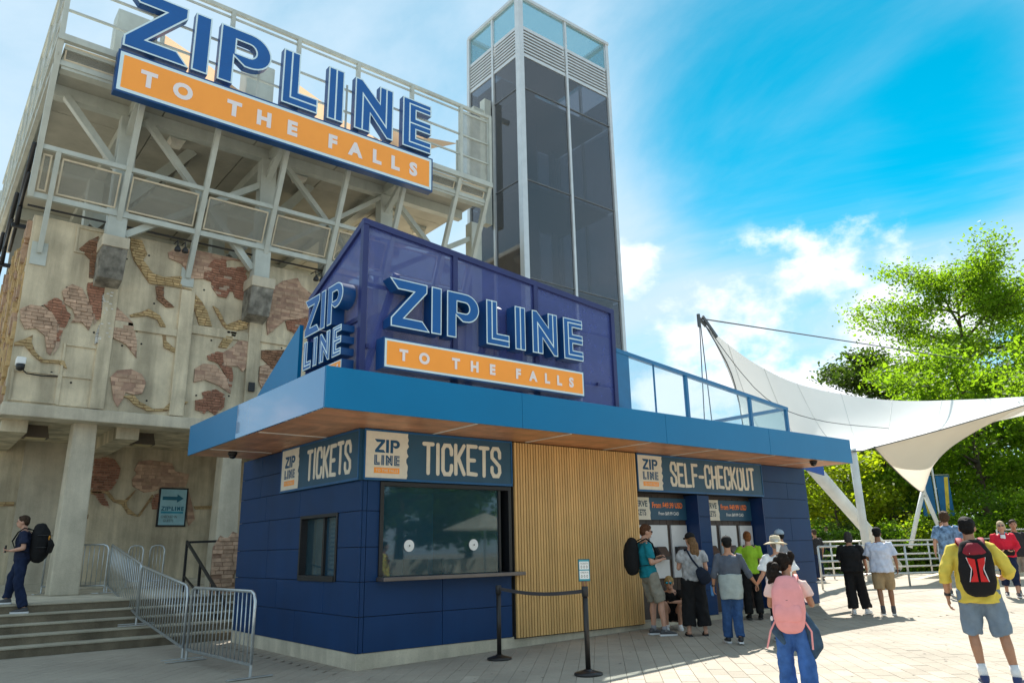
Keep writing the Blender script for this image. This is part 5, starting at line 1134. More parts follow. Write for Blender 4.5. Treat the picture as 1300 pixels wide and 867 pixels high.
# ================================================================= PEOPLE
QUEUE = []          # meshes still to be fused: (object, voxel, smooth, wrinkle amplitude, wrinkle frequency)
def etube(mb, pts, rx, ry=None, side=(1, 0, 0), n=14, cap=True):
    """closed loft of ellipses along pts; side is the direction of the rx axis; ends rounded when cap"""
    P_ = [Vector(p) for p in pts]; rx = list(rx) if isinstance(rx, (list, tuple)) else [rx]*len(P_); ry = rx if ry is None else (list(ry) if isinstance(ry, (list, tuple)) else [ry]*len(P_)); side = Vector(side)
    if cap:
        d0 = (P_[0]-P_[1]).normalized(); d1 = (P_[-1]-P_[-2]).normalized(); k0 = min(rx[0], ry[0]); k1 = min(rx[-1], ry[-1])
        P_ = [P_[0]+d0*k0*.8, P_[0]+d0*k0*.5] + P_ + [P_[-1]+d1*k1*.5, P_[-1]+d1*k1*.8]; rx = [rx[0]*.35, rx[0]*.8]+rx+[rx[-1]*.8, rx[-1]*.35]; ry = [ry[0]*.35, ry[0]*.8]+list(ry)+[ry[-1]*.8, ry[-1]*.35]
    k = len(mb.v); m_ = len(P_)
    for i, p in enumerate(P_):
        d = (P_[min(i+1, m_-1)] - P_[max(i-1, 0)]).normalized(); a = side - d*side.dot(d)
        a = a.normalized() if a.length > .05 else d.orthogonal().normalized(); b = d.cross(a)
        mb.v += [tuple(p + a*rx[i]*math.cos(2*math.pi*j/n) + b*ry[i]*math.sin(2*math.pi*j/n)) for j in range(n)]
    F = [(k+i*n+j, k+i*n+(j+1) % n, k+(i+1)*n+(j+1) % n, k+(i+1)*n+j) for i in range(m_-1) for j in range(n)]
    F.append(tuple(k+j for j in reversed(range(n)))); F.append(tuple(k+(m_-1)*n+j for j in range(n)))
    mb.f += F; mb.mi += [0]*len(F); return mb
def ball(mb, c, r, n=12):
    r = (r, r, r) if isinstance(r, (int, float)) else r; c = Vector(c); k = len(mb.v); m_ = 8
    for i in range(1, m_):
        th = math.pi*i/m_; mb.v += [(c.x + r[0]*math.sin(th)*math.cos(2*math.pi*j/n), c.y + r[1]*math.sin(th)*math.sin(2*math.pi*j/n), c.z + r[2]*math.cos(th)) for j in range(n)]
    mb.v += [(c.x, c.y, c.z+r[2]), (c.x, c.y, c.z-r[2])]; t0 = len(mb.v)-2
    F = [(k+i*n+j, k+(i+1)*n+j, k+(i+1)*n+(j+1) % n, k+i*n+(j+1) % n) for i in range(m_-2) for j in range(n)]
    F += [(t0, k+j, k+(j+1) % n) for j in range(n)] + [(t0+1, k+(m_-2)*n+(j+1) % n, k+(m_-2)*n+j) for j in range(n)]
    mb.f += F; mb.mi += [0]*len(F); return mb
def xform(mb, M): mb.v = [tuple(M @ Vector(p)) for p in mb.v]; return mb
SKIN = {'fair': mat('skin_fair', (.52, .28, .19), .5, 0, .06, 20), 'tan': mat('skin_tan', (.40, .20, .115), .5, 0, .06, 20), 'brown': mat('skin_brown', (.27, .125, .065), .5, 0, .06, 20)}
def fab(name, col, rough=.85, var=.1): return mat('fabric_'+name, col, rough, 0, var, 9, .12, 90, .2)
def hairm(name, col): return mat('hair_'+name, col, .7, 0, .35, 45, .6, 120, .15)
BASE = dict(pelvis=(0,0,.95), chest=(0,-.01,1.30), neck=(0,-.01,1.47), head=(0,.025,1.625), hipL=(-.09,0,.92), hipR=(.09,0,.92), kneeL=(-.105,.02,.50), kneeR=(.105,.02,.50), ankL=(-.115,-.02,.085), ankR=(.115,-.02,.085),
    shL=(-.185,-.01,1.41), shR=(.185,-.01,1.41), elL=(-.262,-.03,1.13), elR=(.262,-.03,1.13), wrL=(-.275,.05,.90), wrR=(.275,.05,.90), toeL=(-.08,1,0), toeR=(.08,1,0), hdL=(0,.15,-1), hdR=(0,.15,-1), fat=1.0)
def person(label, pos, heading, H, skin, pose, wear, hair, vox=.010, extras=None, group='visitors on the plaza', curl=.5):
    J = dict(BASE); J.update(pose); J = {k_: (Vector(v) if isinstance(v, tuple) else v) for k_, v in J.items()}; s = H/1.75; fat = J['fat']
    th = R(heading); M = Matrix.Translation(pos) @ Matrix.Rotation(th - math.pi/2, 4, 'Z') @ Matrix.Scale(s, 4)
    t = thing('person', label, 'person', pos, group); yaw = pose.get('look', 0)
    # direction across the shoulders and pelvis
    shx = (J['shR']-J['shL']).normalized(); hpx = (J['hipR']-J['hipL']).normalized()
    hm = Matrix.Translation(J['head']) @ Matrix.Rotation(R(yaw), 4, 'Z') @ Matrix.Rotation(R(pose.get('nod', 0)), 4, 'X')
    Hh = lambda x, y, z: hm @ Vector((x, y, z))
    # ---- body, one continuous skin
    b = MB(); mid = J['pelvis'].lerp(J['chest'], .45)
    top = J['neck']; etube(b, [J['pelvis']-Vector((0,0,.04)), J['pelvis']+Vector((0,0,.04)), mid, J['chest'], J['chest'].lerp(top, .62), top], [.15*fat,.155*fat,.132*fat,.15*fat,.15,.06], [.10*fat,.105*fat,.095*fat,.105*fat,.08,.055], shx)
    etube(b, [J['neck']-Vector((0,0,.03)), J['neck'].lerp(J['head'], .45), J['head']-Vector((0,0,.03))], [.062,.054,.056])
    q = MB(); ball(q, (0,0,.015), (.076,.095,.105), 16); ball(q, (0,.025,-.05), (.056,.066,.062)); ball(q, (0,.098,-.018), (.013,.018,.022)); ball(q, (0,.088,.012), (.010,.014,.03)); ball(q, (-.077,0,-.01), (.012,.02,.031)); ball(q, (.077,0,-.01), (.012,.02,.031)); ball(q, (0,.085,-.062), (.024,.012,.014))
    k = len(b.v); b.v += [tuple(hm @ Vector(p)) for p in q.v]; b.f += [tuple(i+k for i in f) for f in q.f]; b.mi += [0]*len(q.f)
    for sd in 'LR':
        hp, kn, an = J['hip'+sd], J['knee'+sd], J['ank'+sd]; sg_ = -1 if sd == 'L' else 1
        bk = (kn-hp).normalized().cross(hpx); bk = bk if bk.y < 0 else -bk
        etube(b, [hp+Vector((0,0,.02)), hp.lerp(kn, .3), hp.lerp(kn, .7), kn], [.085*fat,.080*fat,.064,.054])
        etube(b, [kn, kn.lerp(an, .28)+bk*.012, kn.lerp(an, .62), an], [.052,.055,.043,.035])
        toe = J['toe'+sd].normalized(); etube(b, [an-toe*.03-Vector((0,0,.03)), an+toe*.06-Vector((0,0,.045)), an+toe*.15-Vector((0,0,.058))], [.034,.036,.032], [.03,.026,.018], toe.cross(Vector((0,0,1))))
        sh, el, wr = J['sh'+sd], J['el'+sd], J['wr'+sd]
        etube(b, [sh-shx*sg_*.03, sh, sh.lerp(el, .5), el], [.05,.052,.046,.038]); etube(b, [el, el.lerp(wr, .3), wr], [.038,.038,.026])
        # hand: palm, four fingers, thumb leaving its side
        hd = J['hd'+sd]; hd = hd.normalized(); fo = (wr-el).normalized(); pn = hpx*sg_ if abs(fo.z) > .6 else Vector((0,0,1)); wd_ = hd.cross(pn)
        wd_ = wd_.normalized() if wd_.length > .1 else hd.orthogonal().normalized(); pn = wd_.cross(hd).normalized()
        pc = wr + hd*.045; etube(b, [wr+hd*.005, wr+hd*.04, wr+hd*.082], [.024,.036,.036], [.019,.016,.014], wd_)
        inn = -pn if sg_*pn.dot(hpx) > 0 else pn
        for i, (o_, ln) in enumerate(((-.029,.066),(-.010,.078),(.010,.073),(.029,.056))):
            r0 = wr + hd*.082 + wd_*o_; b1 = r0 + (hd*.62 + inn*.35*curl)*ln*.55/.7; b2 = b1 + (hd*(.75-curl*.6) + inn*(.2+curl*.8)).normalized()*ln*.32; b3 = b2 + (hd*(.6-curl) + inn*(.3+curl)).normalized()*ln*.25; etube(b, [r0, b1, b2, b3], [.0095,.009,.0085,.007], n=8)
        tb = wr + hd*.025 + wd_*.028*(1 if wd_.y > 0 else -1); sgn = (1 if wd_.y > 0 else -1); etube(b, [tb, tb+hd*.03+wd_*.022*sgn+inn*.012, tb+hd*.06+wd_*.022*sgn+inn*.02], [.012,.011,.009], n=8)
    ob = xform(b, M).build('body', SKIN[skin], t, fix=False); QUEUE.append((ob, vox, 3, 0, 0))
    def part(nm, mb, mt, amp=.0035, fr=26, vx=None, sm=4, par=None):
        o = xform(mb, M).build(nm, mt, par or t, fix=False); QUEUE.append((o, vx or max(vox, .011), sm, amp, fr)); return o
    def solid(nm, mb, mt, par=None, smooth=True): return xform(mb, M).build(nm, mt, par or t, smooth=smooth)
    # ---- face
    for sx in (-1, 1):
        solid('eye', ball(MB(), Hh(.031*sx,.083,.012), (.013,.008,.008), 8), mat('eye_dark', (.03, .022, .018), .2))
    solid('mouth', ball(MB(), Hh(0,.094,-.068), (.022,.006,.006), 8), mat('lip', (.33, .12, .10), .5))
    # ---- clothing
    w_ = wear
    if 'top' in w_:
        nm, mt, hem, sl, loose = w_['top']; c = MB(); e = .016 + loose; pz = J['pelvis']; hemp = pz + Vector((0,0,hem)); sp = J['pelvis'].lerp(J['chest'], .45)
        etube(c, [hemp, hemp.lerp(sp, .4), sp, J['chest'], J['chest'].lerp(J['neck'], .60), J['neck']-Vector((0,0,.015))], [.155*fat+e*1.2,.152*fat+e*1.1,.136*fat+e*1.1,.148*fat+e,.150+e*.4,.066], [.118*fat+e*1.2,.115*fat+e*1.1,.103*fat+e,.112*fat+e,.085+e*.6,.062], shx, cap=False, n=22)
        for sd in 'LR':
            sg_ = -1 if sd == 'L' else 1; sh, el, wr = J['sh'+sd], J['el'+sd], J['wr'+sd]
            if sl <= 1: etube(c, [sh-shx*sg_*.05+Vector((0,0,-.005)), sh+Vector((0,0,-.005)), sh.lerp(el, sl*.5), sh.lerp(el, sl)], [.052+e*.4,.056+e*.4,.054+e*.6,.052+e*.9], cap=False)
            else: etube(c, [sh-shx*sg_*.05, sh, sh.lerp(el, .5), el, el.lerp(wr, (sl-1)*.5), el.lerp(wr, sl-1)], [.052+e*.4,.056+e*.4,.050+e*.5,.042+e*.6,.040+e*.6,.037+e*.7], cap=False)
        part(nm, c, mt, .0085, 52)
    if 'bottom' in w_:
        nm, mt, ln, loose = w_['bottom']; c = MB(); e = .013 + loose*.5; pz = J['pelvis']
        etube(c, [J['hipL'].lerp(J['hipR'], .5)-Vector((0,0,.10)), pz-Vector((0,0,.03)), pz+Vector((0,0,.05)), pz+Vector((0,0,.11))], [.11*fat,.158*fat+e,.148*fat+e*.6,.128*fat], [.085*fat,.112*fat+e,.102*fat+e*.6,.088*fat], hpx, cap=False, n=20)
        for sd in 'LR':
            hp, kn, an = J['hip'+sd], J['knee'+sd], J['ank'+sd]
            if ln <= 1: etube(c, [hp+Vector((0,0,.05)), hp.lerp(kn, ln*.4), hp.lerp(kn, ln)], [.088*fat+e,.086*fat+e,.072+e+loose*.8], cap=False)
            else: etube(c, [hp+Vector((0,0,.05)), hp.lerp(kn, .4), kn, kn.lerp(an, (ln-1)*.5), kn.lerp(an, ln-1)], [.088*fat+e,.080*fat+e,.060+e+loose*.6,.056+e+loose*.8,.050+e+loose], cap=False)
        part(nm, c, mt, .0095, 46)
    if 'shoe' in w_:
        mt, sole, kind = w_['shoe']
        for sd in 'LR':
            an = J['ank'+sd]; toe = J['toe'+sd].normalized(); ac = toe.cross(Vector((0,0,1))); g0 = an - Vector((0,0,.085)); c = MB()
            if kind == 'sandal':
                so_ = MB(); so_.prism([(-.035,-.075),(.035,-.075),(.042,.10),(.02,.185),(-.02,.185),(-.042,.10)], lambda u, v, d: g0 + ac*u + toe*v + Vector((0,0,d)), .022, .0); so_ = solid('sandal', so_, sole, smooth=False)
                for v0 in (.05, .12): solid('strap', etube(MB(), [g0+ac*.045+toe*v0+Vector((0,0,.015)), g0+ac*.025+toe*v0+Vector((0,0,.06)), g0-ac*.025+toe*v0+Vector((0,0,.06)), g0-ac*.045+toe*v0+Vector((0,0,.015))], .008, n=8), mt)
                continue
            etube(c, [g0-toe*.055+Vector((0,0,.05)), g0+Vector((0,0,.055)), g0+toe*.08+Vector((0,0,.043)), g0+toe*.15+Vector((0,0,.033)), g0+toe*.18+Vector((0,0,.03))], [.036,.042,.044,.040,.03], [.038,.045,.035,.025,.02], ac)
            etube(c, [g0-toe*.02+Vector((0,0,.05)), g0-toe*.015+Vector((0,0,.10))], [.045,.046], [.05,.052], ac, cap=False)
            sh_ = part('shoe', c, mt, .0, 20, .009, 3)
            so_ = MB(); so_.prism([(-.036,-.09),(.036,-.09),(.044,.0),(.047,.10),(.035,.185),(.0,.21),(-.035,.185),(-.047,.10),(-.044,.0)], lambda u, v, d: g0 + ac*u + toe*v + Vector((0,0,d)), .027, .0); xform(so_, M).build('sole', sole, sh_)
            if 'sock' in w_: solid('sock', etube(MB(), [an-Vector((0,0,.02)), an+(J['knee'+sd]-an).normalized()*w_['sock'][1]], [.046,.045], cap=False), w_['sock'][0])
    # ---- hair
    hk, hmt = hair[0], hair[1]; c = MB()
    if hk != 'none':
        pts = [((0,-.012,.035), (.086,.100,.098)), ((0,-.045,-.01), (.080,.065,.085))]
        if hk in ('short', 'crop'): pts = [((0,-.012,.045), (.084,.099,.088)), ((0,-.045,.0), (.078,.062,.075)), ((0,.05,.088), (.055,.04,.03))]
        if hk == 'bob': pts += [((0,-.05,-.05), (.085,.06,.08)), ((-.07,-.01,-.03), (.025,.05,.07)), ((.07,-.01,-.03), (.025,.05,.07))]
        if hk == 'curly': pts = [((0,-.015,.05), (.105,.115,.10)), ((0,-.06,-.01), (.10,.07,.10)), ((-.07,0,.02), (.04,.06,.07)), ((.07,0,.02), (.04,.06,.07))]
        for cc, rr_ in pts: q = MB(); ball(q, cc, rr_, 16); k = len(c.v); c.v += [tuple(hm @ Vector(p)) for p in q.v]; c.f += [tuple(i+k for i in f) for f in q.f]; c.mi += [0]*len(q.f)
        if hk == 'long': etube(c, [Hh(.0,-.09,.02), Hh(.01,-.115,-.08), Hh(.015,-.12,-.2), Hh(.03,-.115,-.33), Hh(.04,-.11,-.42)], [.06,.085,.09,.075,.03], [.04,.045,.05,.04,.02], hm.to_3x3() @ Vector((1,0,0)))
        if hk == 'pony': etube(c, [Hh(0,-.10,.03), Hh(.01,-.16,.0), Hh(.015,-.17,-.1), Hh(.02,-.155,-.24)], [.03,.045,.045,.015], [.03,.04,.04,.015])
        if hk == 'bun': q = ball(MB(), Hh(0,-.105,.055), (.042,.04,.042)); k = len(c.v); c.v += q.v; c.f += [tuple(i+k for i in f) for f in q.f]; c.mi += [0]*len(q.f)
        if hk == 'curlpony':
            rr_ = random.Random(3)
            for i in range(44):
                u = rr_.random(); p = Hh(rr_.gauss(-.03, .045), -.115-.085*math.sin(u*2.5)+rr_.gauss(0, .025), .06-.27*u+rr_.gauss(0, .015)); ball(c, p, rr_.uniform(.028, .055), 8)
            for i in range(30): a = rr_.uniform(0, 6.28); ball(c, Hh(.078*math.cos(a), -.025+.085*math.sin(a), .065+rr_.uniform(-.06, .065)), rr_.uniform(.03, .045), 8)
        part('hair', c, hmt, .0045 if hk not in ('curly', 'curlpony') else .008, 70 if hk not in ('curly', 'curlpony') else 55, .010, 2)
    if 'cap' in w_:
        mt, back = w_['cap']; c = MB(); q = MB(); ball(q, (0,-.008,.055), (.092,.106,.085), 18); q.v = [p if p[2] > .028 else (p[0], p[1], .028) for p in q.v]; k = len(c.v); c.v += [tuple(hm @ Vector(p)) for p in q.v]; c.f += q.f; c.mi += q.mi
        cp = solid('cap', c, mt); bm2 = MB(); out = [(.075*math.cos(a), .065+.12*math.sin(a)) for a in [math.pi*i/12 for i in range(13)]]
        bm2.prism(out, lambda u, v, d: Hh(u, v, .036 - .25*max(0, v-.09) + d), .008, 0); solid('brim', bm2, mt, cp, False); solid('button', ball(MB(), Hh(0,-.008,.142), .009, 8), mt, cp)
    if 'glasses' in w_:
        mt = w_['glasses']; g_ = None
        for sx in (-1, 1):
            o = solid('lens', ball(MB(), Hh(.033*sx,.094,.012+w_.get('gup', 0)), (.028,.008,.02), 10), mt); solid('temple', etube(MB(), [Hh(.06*sx,.09,.016+w_.get('gup', 0)), Hh(.079*sx,.0,.016+w_.get('gup', 0))], .004, n=6), C_black)
    if extras: extras(t, M, J, part, solid, Hh, hm)
    return t, M, J
def backpack(label, M, J, mt, w_=.30, h=.44, d=.17, strap=None, zoff=0., parts=None, group='backpacks worn by visitors'):
    ctr = J['chest'] + Vector((0, -.105-d*.5, -.05+zoff)); loc = M @ (ctr - Vector((0,0,h/2))); t = thing('backpack', label, 'backpack', loc, group)
    c = MB(); n = 6
    etube(c, [ctr+Vector((0,0,-h/2)), ctr+Vector((0,-.01,-h*.32)), ctr+Vector((0,-.015,0)), ctr+Vector((0,0,h*.3)), ctr+Vector((0,.02,h*.47))], [w_*.44,w_*.51,w_*.51,w_*.47,w_*.36], [d*.42,d*.52,d*.52,d*.47,d*.36], n=18)
    o = xform(c, M).build('bag', mt, t, fix=False); QUEUE.append((o, .012, 4, .006, 34)); strap = strap or mt
    for sd in 'LR':
        sg_ = -1 if sd == 'L' else 1; sh = J['sh'+sd]; c_ = J['neck'].lerp(sh, .58); f_ = J['chest']
        q = etube(MB(), [ctr+Vector((sg_*w_*.25,d*.25,h*.40)), c_+Vector((0,-.075,.045)), c_+Vector((0,.0,.078)), c_+Vector((sg_*.01,.095,.0)), Vector((sg_*.125, f_.y+.155, f_.z-.03)), Vector((sg_*.165, f_.y+.07, f_.z-.20)), ctr+Vector((sg_*w_*.42,d*.3,-h*.36))], [.032]*5+[.018,.014], [.010]*5+[.006,.006], (1,0,0), n=10)
        xform(q, M).build('strap', strap, t, smooth=True)
    q = MB().tube([ctr+Vector((-.03,.03,h*.5)), ctr+Vector((-.025,.02,h*.58)), ctr+Vector((.025,.02,h*.58)), ctr+Vector((.03,.03,h*.5))], .008, 6); xform(q, M).build('loop', strap, t)
    if parts: parts(t, ctr, M, w_, h, d)
    return t
def fuse_all():
    """voxel-fuse every queued mesh into one continuous surface, then add cloth folds along the normals"""
    for o, vx, sm, amp, fr in QUEUE:
        a = o.modifiers.new('fuse', 'REMESH'); a.mode = 'VOXEL'; a.voxel_size = vx; a.use_smooth_shade = True
        if sm: b = o.modifiers.new('soft', 'SMOOTH'); b.iterations = sm; b.factor = .5
    dg = bpy.context.evaluated_depsgraph_get(); dg.update(); rng = np.random.default_rng(5)
    for o, vx, sm, amp, fr in QUEUE:
        me = bpy.data.meshes.new_from_object(o.evaluated_get(dg)); old = o.data; o.modifiers.clear(); o.data = me
        if len(me.materials) == 0:
            for q in old.materials: me.materials.append(q)
        n = len(me.vertices)
        if amp and n:
            co = np.empty(n*3, np.float32); me.vertices.foreach_get('co', co); co = co.reshape(-1, 3); no = np.empty(n*3, np.float32); me.vertex_normals.foreach_get('vector', no); no = no.reshape(-1, 3)
            dd = np.zeros(n)
            for k in range(7): v = rng.normal(0, 1, 3)*np.array([1, 1, .55]); v *= fr*(.5+1.1*k/6)/np.linalg.norm(v); dd += np.sin(co @ v + rng.uniform(0, 6.28) + 1.2*np.sin(co @ rng.normal(0, fr*.4, 3)))/(1+.25*k)
            co += no*(dd*amp*.5)[:, None]; me.vertices.foreach_set('co', co.astype(np.float32).ravel()); me.update()
        me.polygons.foreach_set('use_smooth', [True]*len(me.polygons))
navy = fab('navy', (.016, .022, .05)); black = fab('black', (.012, .012, .013)); denim = fab('denim', (.035, .085, .21), .9, .25); dkdenim = fab('dark_denim', (.013, .022, .055), .9, .2); teal = fab('teal', (.012, .20, .25)); khaki = fab('khaki_grey', (.25, .235, .19)); heather = fab('heather', (.34, .34, .34), .9, .35)
greyblue = fab('slate', (.085, .10, .13)); pale = fab('pale_sage', (.33, .38, .37)); white_f = fab('white', (.74, .75, .76)); lav = fab('pale_lavender', (.56, .60, .72)); lime = fab('lime', (.27, .47, .03)); yellow = fab('yellow', (.66, .52, .085), .85, .08); slate_sh = fab('blue_grey', (.17, .225, .29)); tanf = fab('tan', (.33, .235, .13)); redf = fab('red', (.62, .02, .045)); pinkf = fab('pink', (.80, .33, .33), .8, .05); blush = fab('blush', (.78, .55, .50)); plaid = fab('plaid_blue', (.16, .26, .40), .9, .6); greyf = fab('grey', (.25, .25, .27)); straw = mat('straw', (.66, .56, .38), .8, 0, .12, 30, .4, 150)
dkgrey = mat('shoe_grey', (.06, .06, .065), .6); wsole = mat('sole_white', (.7, .7, .7), .6); navysh = mat('shoe_navy', (.02, .035, .12), .6); shades = mat('sunglass_black', (.008, .008, .01), .08, spec=.8); mirror = mat('sunglass_mirror', (.02, .28, .38), .08, .6)
# 1  man on the steps
def ex1(t, M, J, part, solid, Hh, hm):
    ph = J['wrL'] + Vector((.05,.10,.03)); solid('phone', MB().box(ph.x-.035, ph.x+.035, ph.y-.006, ph.y+.006, ph.z-.06, ph.z+.07), C_black, None, False)
    solid('frame', etube(MB(), [Hh(-.06,.092,.012), Hh(0,.108,.012), Hh(.06,.092,.012)], .004, n=6), C_black)
t1, M1, J1 = person('man in navy tee and dark jeans with a big black backpack walking on the steps', (-3.22, 6.88, .60), 158, 1.72, 'fair',
    dict(hipL=(-.09,-.01,.92), kneeL=(-.10,-.02,.49), ankL=(-.11,-.16,.085), kneeR=(.11,.16,.62), hipR=(.09,.02,.93), ankR=(.10,.19,.245), elL=(-.25,-.06,1.14), wrL=(-.16,.17,1.10), hdL=(.35,.9,.1), elR=(.24,.0,1.14), wrR=(.10,.22,1.10), hdR=(-.4,.8,.1), chest=(0,.02,1.30), neck=(0,.03,1.46), head=(0,.075,1.615), look=8),
    dict(top=('tee', navy, -.02, .72, .01), bottom=('jeans', dkdenim, 1.94, .010), shoe=(dkgrey, wsole, 'shoe')), ('short', hairm('brown', (.05, .03, .018))), extras=ex1)
def lg1(t, c, M, w_, h, d):
    xform(MB().tube([c + Vector((-.09+.035*math.cos(a), -d*.53-.004, .07+.04*math.sin(a))) for a in [i*math.pi*2/14 for i in range(13)]], .007, 6), M).build('emblem', mat('emblem_orange', (.8, .35, .03), .5), t)
    for z in (.12, -.1): xform(etube(MB(), [c+Vector((-w_*.52,.0,z)), c+Vector((-w_*.52,-d*.45,z)), c+Vector((w_*.52,-d*.45,z)), c+Vector((w_*.52,0,z))], .013, .006, n=8), M).build('compression_strap', C_rubber, t)
    q = etube(MB(), [c+Vector((0,-d*.55,-h*.34)), c+Vector((0,-d*.62,-h*.1)), c+Vector((0,-d*.52,h*.05))], [w_*.40,w_*.42,w_*.36], [.03,.04,.03], n=14); xform(q, M).build('pocket', black, t, smooth=True)
backpack('bulky black travel backpack with an orange loop emblem on the stair man', M1, J1, black, .36, .54, .32, None, .0, lg1)
# 2  man leaning on the slat wall
t2, M2, J2 = person('man in teal tee and grey shorts leaning on the end of the slat wall', (5.07, -.86, .10), -26, 1.82, 'fair',
    dict(hipL=(-.09,-.03,.91), hipR=(.09,-.03,.91), kneeL=(-.10,.06,.50), kneeR=(.11,.10,.50), ankL=(-.10,.03,.085), ankR=(.14,.12,.085), pelvis=(0,-.04,.94), chest=(0,-.09,1.29), neck=(0,-.085,1.46), head=(0,-.04,1.61), shL=(-.185,-.09,1.40), shR=(.185,-.09,1.40), elL=(-.22,-.06,1.12), wrL=(-.10,.16,1.20), hdL=(.5,.7,.35), elR=(.23,-.07,1.12), wrR=(.10,.15,1.16), hdR=(-.5,.7,.3), nod=-8, look=-4),
    dict(top=('tee', teal, -.04, .75, .006), bottom=('shorts', khaki, .96, .012), shoe=(dkgrey, wsole, 'shoe'), glasses=shades, sock=(greyf, .06)), ('crop', hairm('auburn', (.09, .04, .02))))
backpack('black daypack pressed against the wood slats by the teal shirt man', M2, J2, black, .30, .46, .24)
# 3  woman in wide black trousers
t3, M3, J3 = person('woman in grey tee, black cap and wide black trousers at the first bay', (5.45, -1.45, .10), 50, 1.64, 'fair',
    dict(elL=(-.24,.02,1.14), wrL=(-.17,.24,1.16), hdL=(.3,.9,.2), elR=(.24,-.02,1.13), wrR=(.24,.16,1.02), hdR=(0,.9,-.2), look=18, fat=1.08, kneeL=(-.115,.02,.5), kneeR=(.12,.02,.5), ankL=(-.14,-.02,.085), ankR=(.15,.0,.085)),
    dict(top=('tee', heather, -.02, .62, .016), bottom=('trousers', black, 1.80, .040), shoe=(black, C_rubber, 'sandal'), cap=(black, 0)), ('long', hairm('light_brown', (.17, .095, .045))))
cb = thing('crossbody_bag', 'navy crossbody bag on the back of the black trouser woman', 'bag', M3 @ Vector((.14, -.16, .95)))
q = etube(MB(), [(.20,-.19,.92), (.14,-.21,1.02), (.07,-.20,1.12)], [.11,.12,.08], [.05,.055,.04], (1,0,.5), n=16); o = xform(q, M3).build('pouch', fab('bag_navy', (.014, .02, .035)), cb, fix=False); QUEUE.append((o, .011, 4, .003, 22))
q = etube(MB(), [(.08,-.19,1.14), (-.03,-.155,1.30), (-.10,-.08,1.47), (-.10,.06,1.46), (.0,.16,1.28), (.17,.12,1.05), (.22,-.10,.95)], .018, .006, n=8); xform(q, M3).build('strap', fab('bag_navy', (.014, .02, .035)), cb, smooth=True)
# 4  crouching woman
person('blonde woman in black crouching by the bay with mirrored sunglasses', (5.95, -.55, .11), 222, 1.66, 'fair',
    dict(pelvis=(0,-.12,.24), hipL=(-.09,-.10,.23), hipR=(.09,-.10,.23), kneeL=(-.13,.24,.44), kneeR=(.15,.24,.47), ankL=(-.11,.10,.085), ankR=(.13,.12,.085), chest=(.02,.03,.56), neck=(.03,.10,.71), head=(.04,.17,.83), shL=(-.15,.06,.66), shR=(.20,.06,.66), elL=(-.20,.26,.50), wrL=(-.02,.32,.50), hdL=(.8,.4,-.1), elR=(.34,.20,.46), wrR=(.40,.34,.24), hdR=(.15,.35,-.9), nod=-22, look=-8),
    dict(top=('tee', black, .02, .7, .006), bottom=('shorts', black, .45, .01), shoe=(mat('clog_white', (.78, .78, .78), .5), wsole, 'shoe'), glasses=mirror, gup=.035), ('pony', hairm('blonde', (.40, .27, .11))))
# 5  man with sweater round his waist
def ex5(t, M, J, part, solid, Hh, hm):
    c = MB(); p = J['pelvis']; etube(c, [p+Vector((0,-.03,.16)), p+Vector((0,-.04,.06)), p+Vector((0,-.06,-.10)), p+Vector((0,-.065,-.24))], [.195,.205,.21,.185], [.15,.15,.14,.12], n=20, cap=False); part('tied_sweater', c, pale, .009, 24)
    c = MB(); etube(c, [p+Vector((.15,.08,.13)), p+Vector((.08,.17,.11)), p+Vector((.03,.20,-.05)), p+Vector((.05,.19,-.22))], .03); etube(c, [p+Vector((-.15,.08,.13)), p+Vector((-.06,.17,.10)), p+Vector((-.03,.20,-.07))], .03); part('sweater_sleeve', c, pale, .004, 30)
    solid('watch', etube(MB(), [J['wrL']+Vector((0,0,.03)), J['wrL']+Vector((0,0,.0))], .036, cap=False, n=12), C_black); solid('bottle', etube(MB(), [J['wrL']+Vector((-.02,.05,-.14)), J['wrL']+Vector((-.02,.05,-.0))], .03, n=10), mat('bottle_blue', (.05, .2, .45), .2))
t5, M5, J5 = person('man in slate shirt with a pale sweater tied round his waist', (5.02, -2.50, .10), 46, 1.56, 'tan',
    dict(kneeL=(-.10,.05,.50), ankL=(-.10,.12,.085), kneeR=(.08,.06,.50), ankR=(.07,-.10,.10), elL=(-.27,-.02,1.14), wrL=(-.28,.06,.92), elR=(.30,-.02,1.14), wrR=(.44,.10,.96), hdR=(.5,.3,-.8), fat=1.12),
    dict(top=('shirt', greyblue, .05, 1.35, .012), bottom=('jeans', denim, 1.97, .008), shoe=(mat('shoe_black', (.015, .015, .018), .5), wsole, 'shoe'), cap=(black, 0)), ('crop', hairm('black', (.01, .009, .009))), extras=ex5)
# 6  woman in straw hat, holding his hand
def ex6(t, M, J, part, solid, Hh, hm):
    hat = MB(); hat.lathe((0,0,0), [(.20,.02),(.205,.028),(.15,.045),(.095,.055),(.09,.13),(.075,.155),(.02,.162)], 28); hat.v = [tuple(Hh(p[0], p[1]*1.05-.01, p[2]+.0-.5*abs(p[0])*abs(p[0])) ) for p in hat.v]; h_ = solid('straw_hat', hat, straw); bd_ = MB(); bd_.lathe((0,0,0), [(.097,.055),(.094,.10)], 24); bd_.v = [tuple(Hh(p[0], p[1]*1.05-.01, p[2])) for p in bd_.v]; solid('hat_band', bd_, fab('scarf', (.55, .50, .42)), h_)
    solid('scarf_tail', etube(MB(), [Hh(0,-.11,.06), Hh(.02,-.15,-.02), Hh(.0,-.14,-.12)], [.03,.04,.025], .008, n=10), fab('scarf_white', (.7, .7, .7)), h_)
P6 = M5 @ (J5['wrR'] + Vector((.05,.06,-.07)))
h6 = 1.52; s6 = h6/1.75; th6 = R(44); wl = Vector((-.36,.10,.90)); off = Matrix.Rotation(th6-math.pi/2, 4, 'Z') @ (wl*s6); 
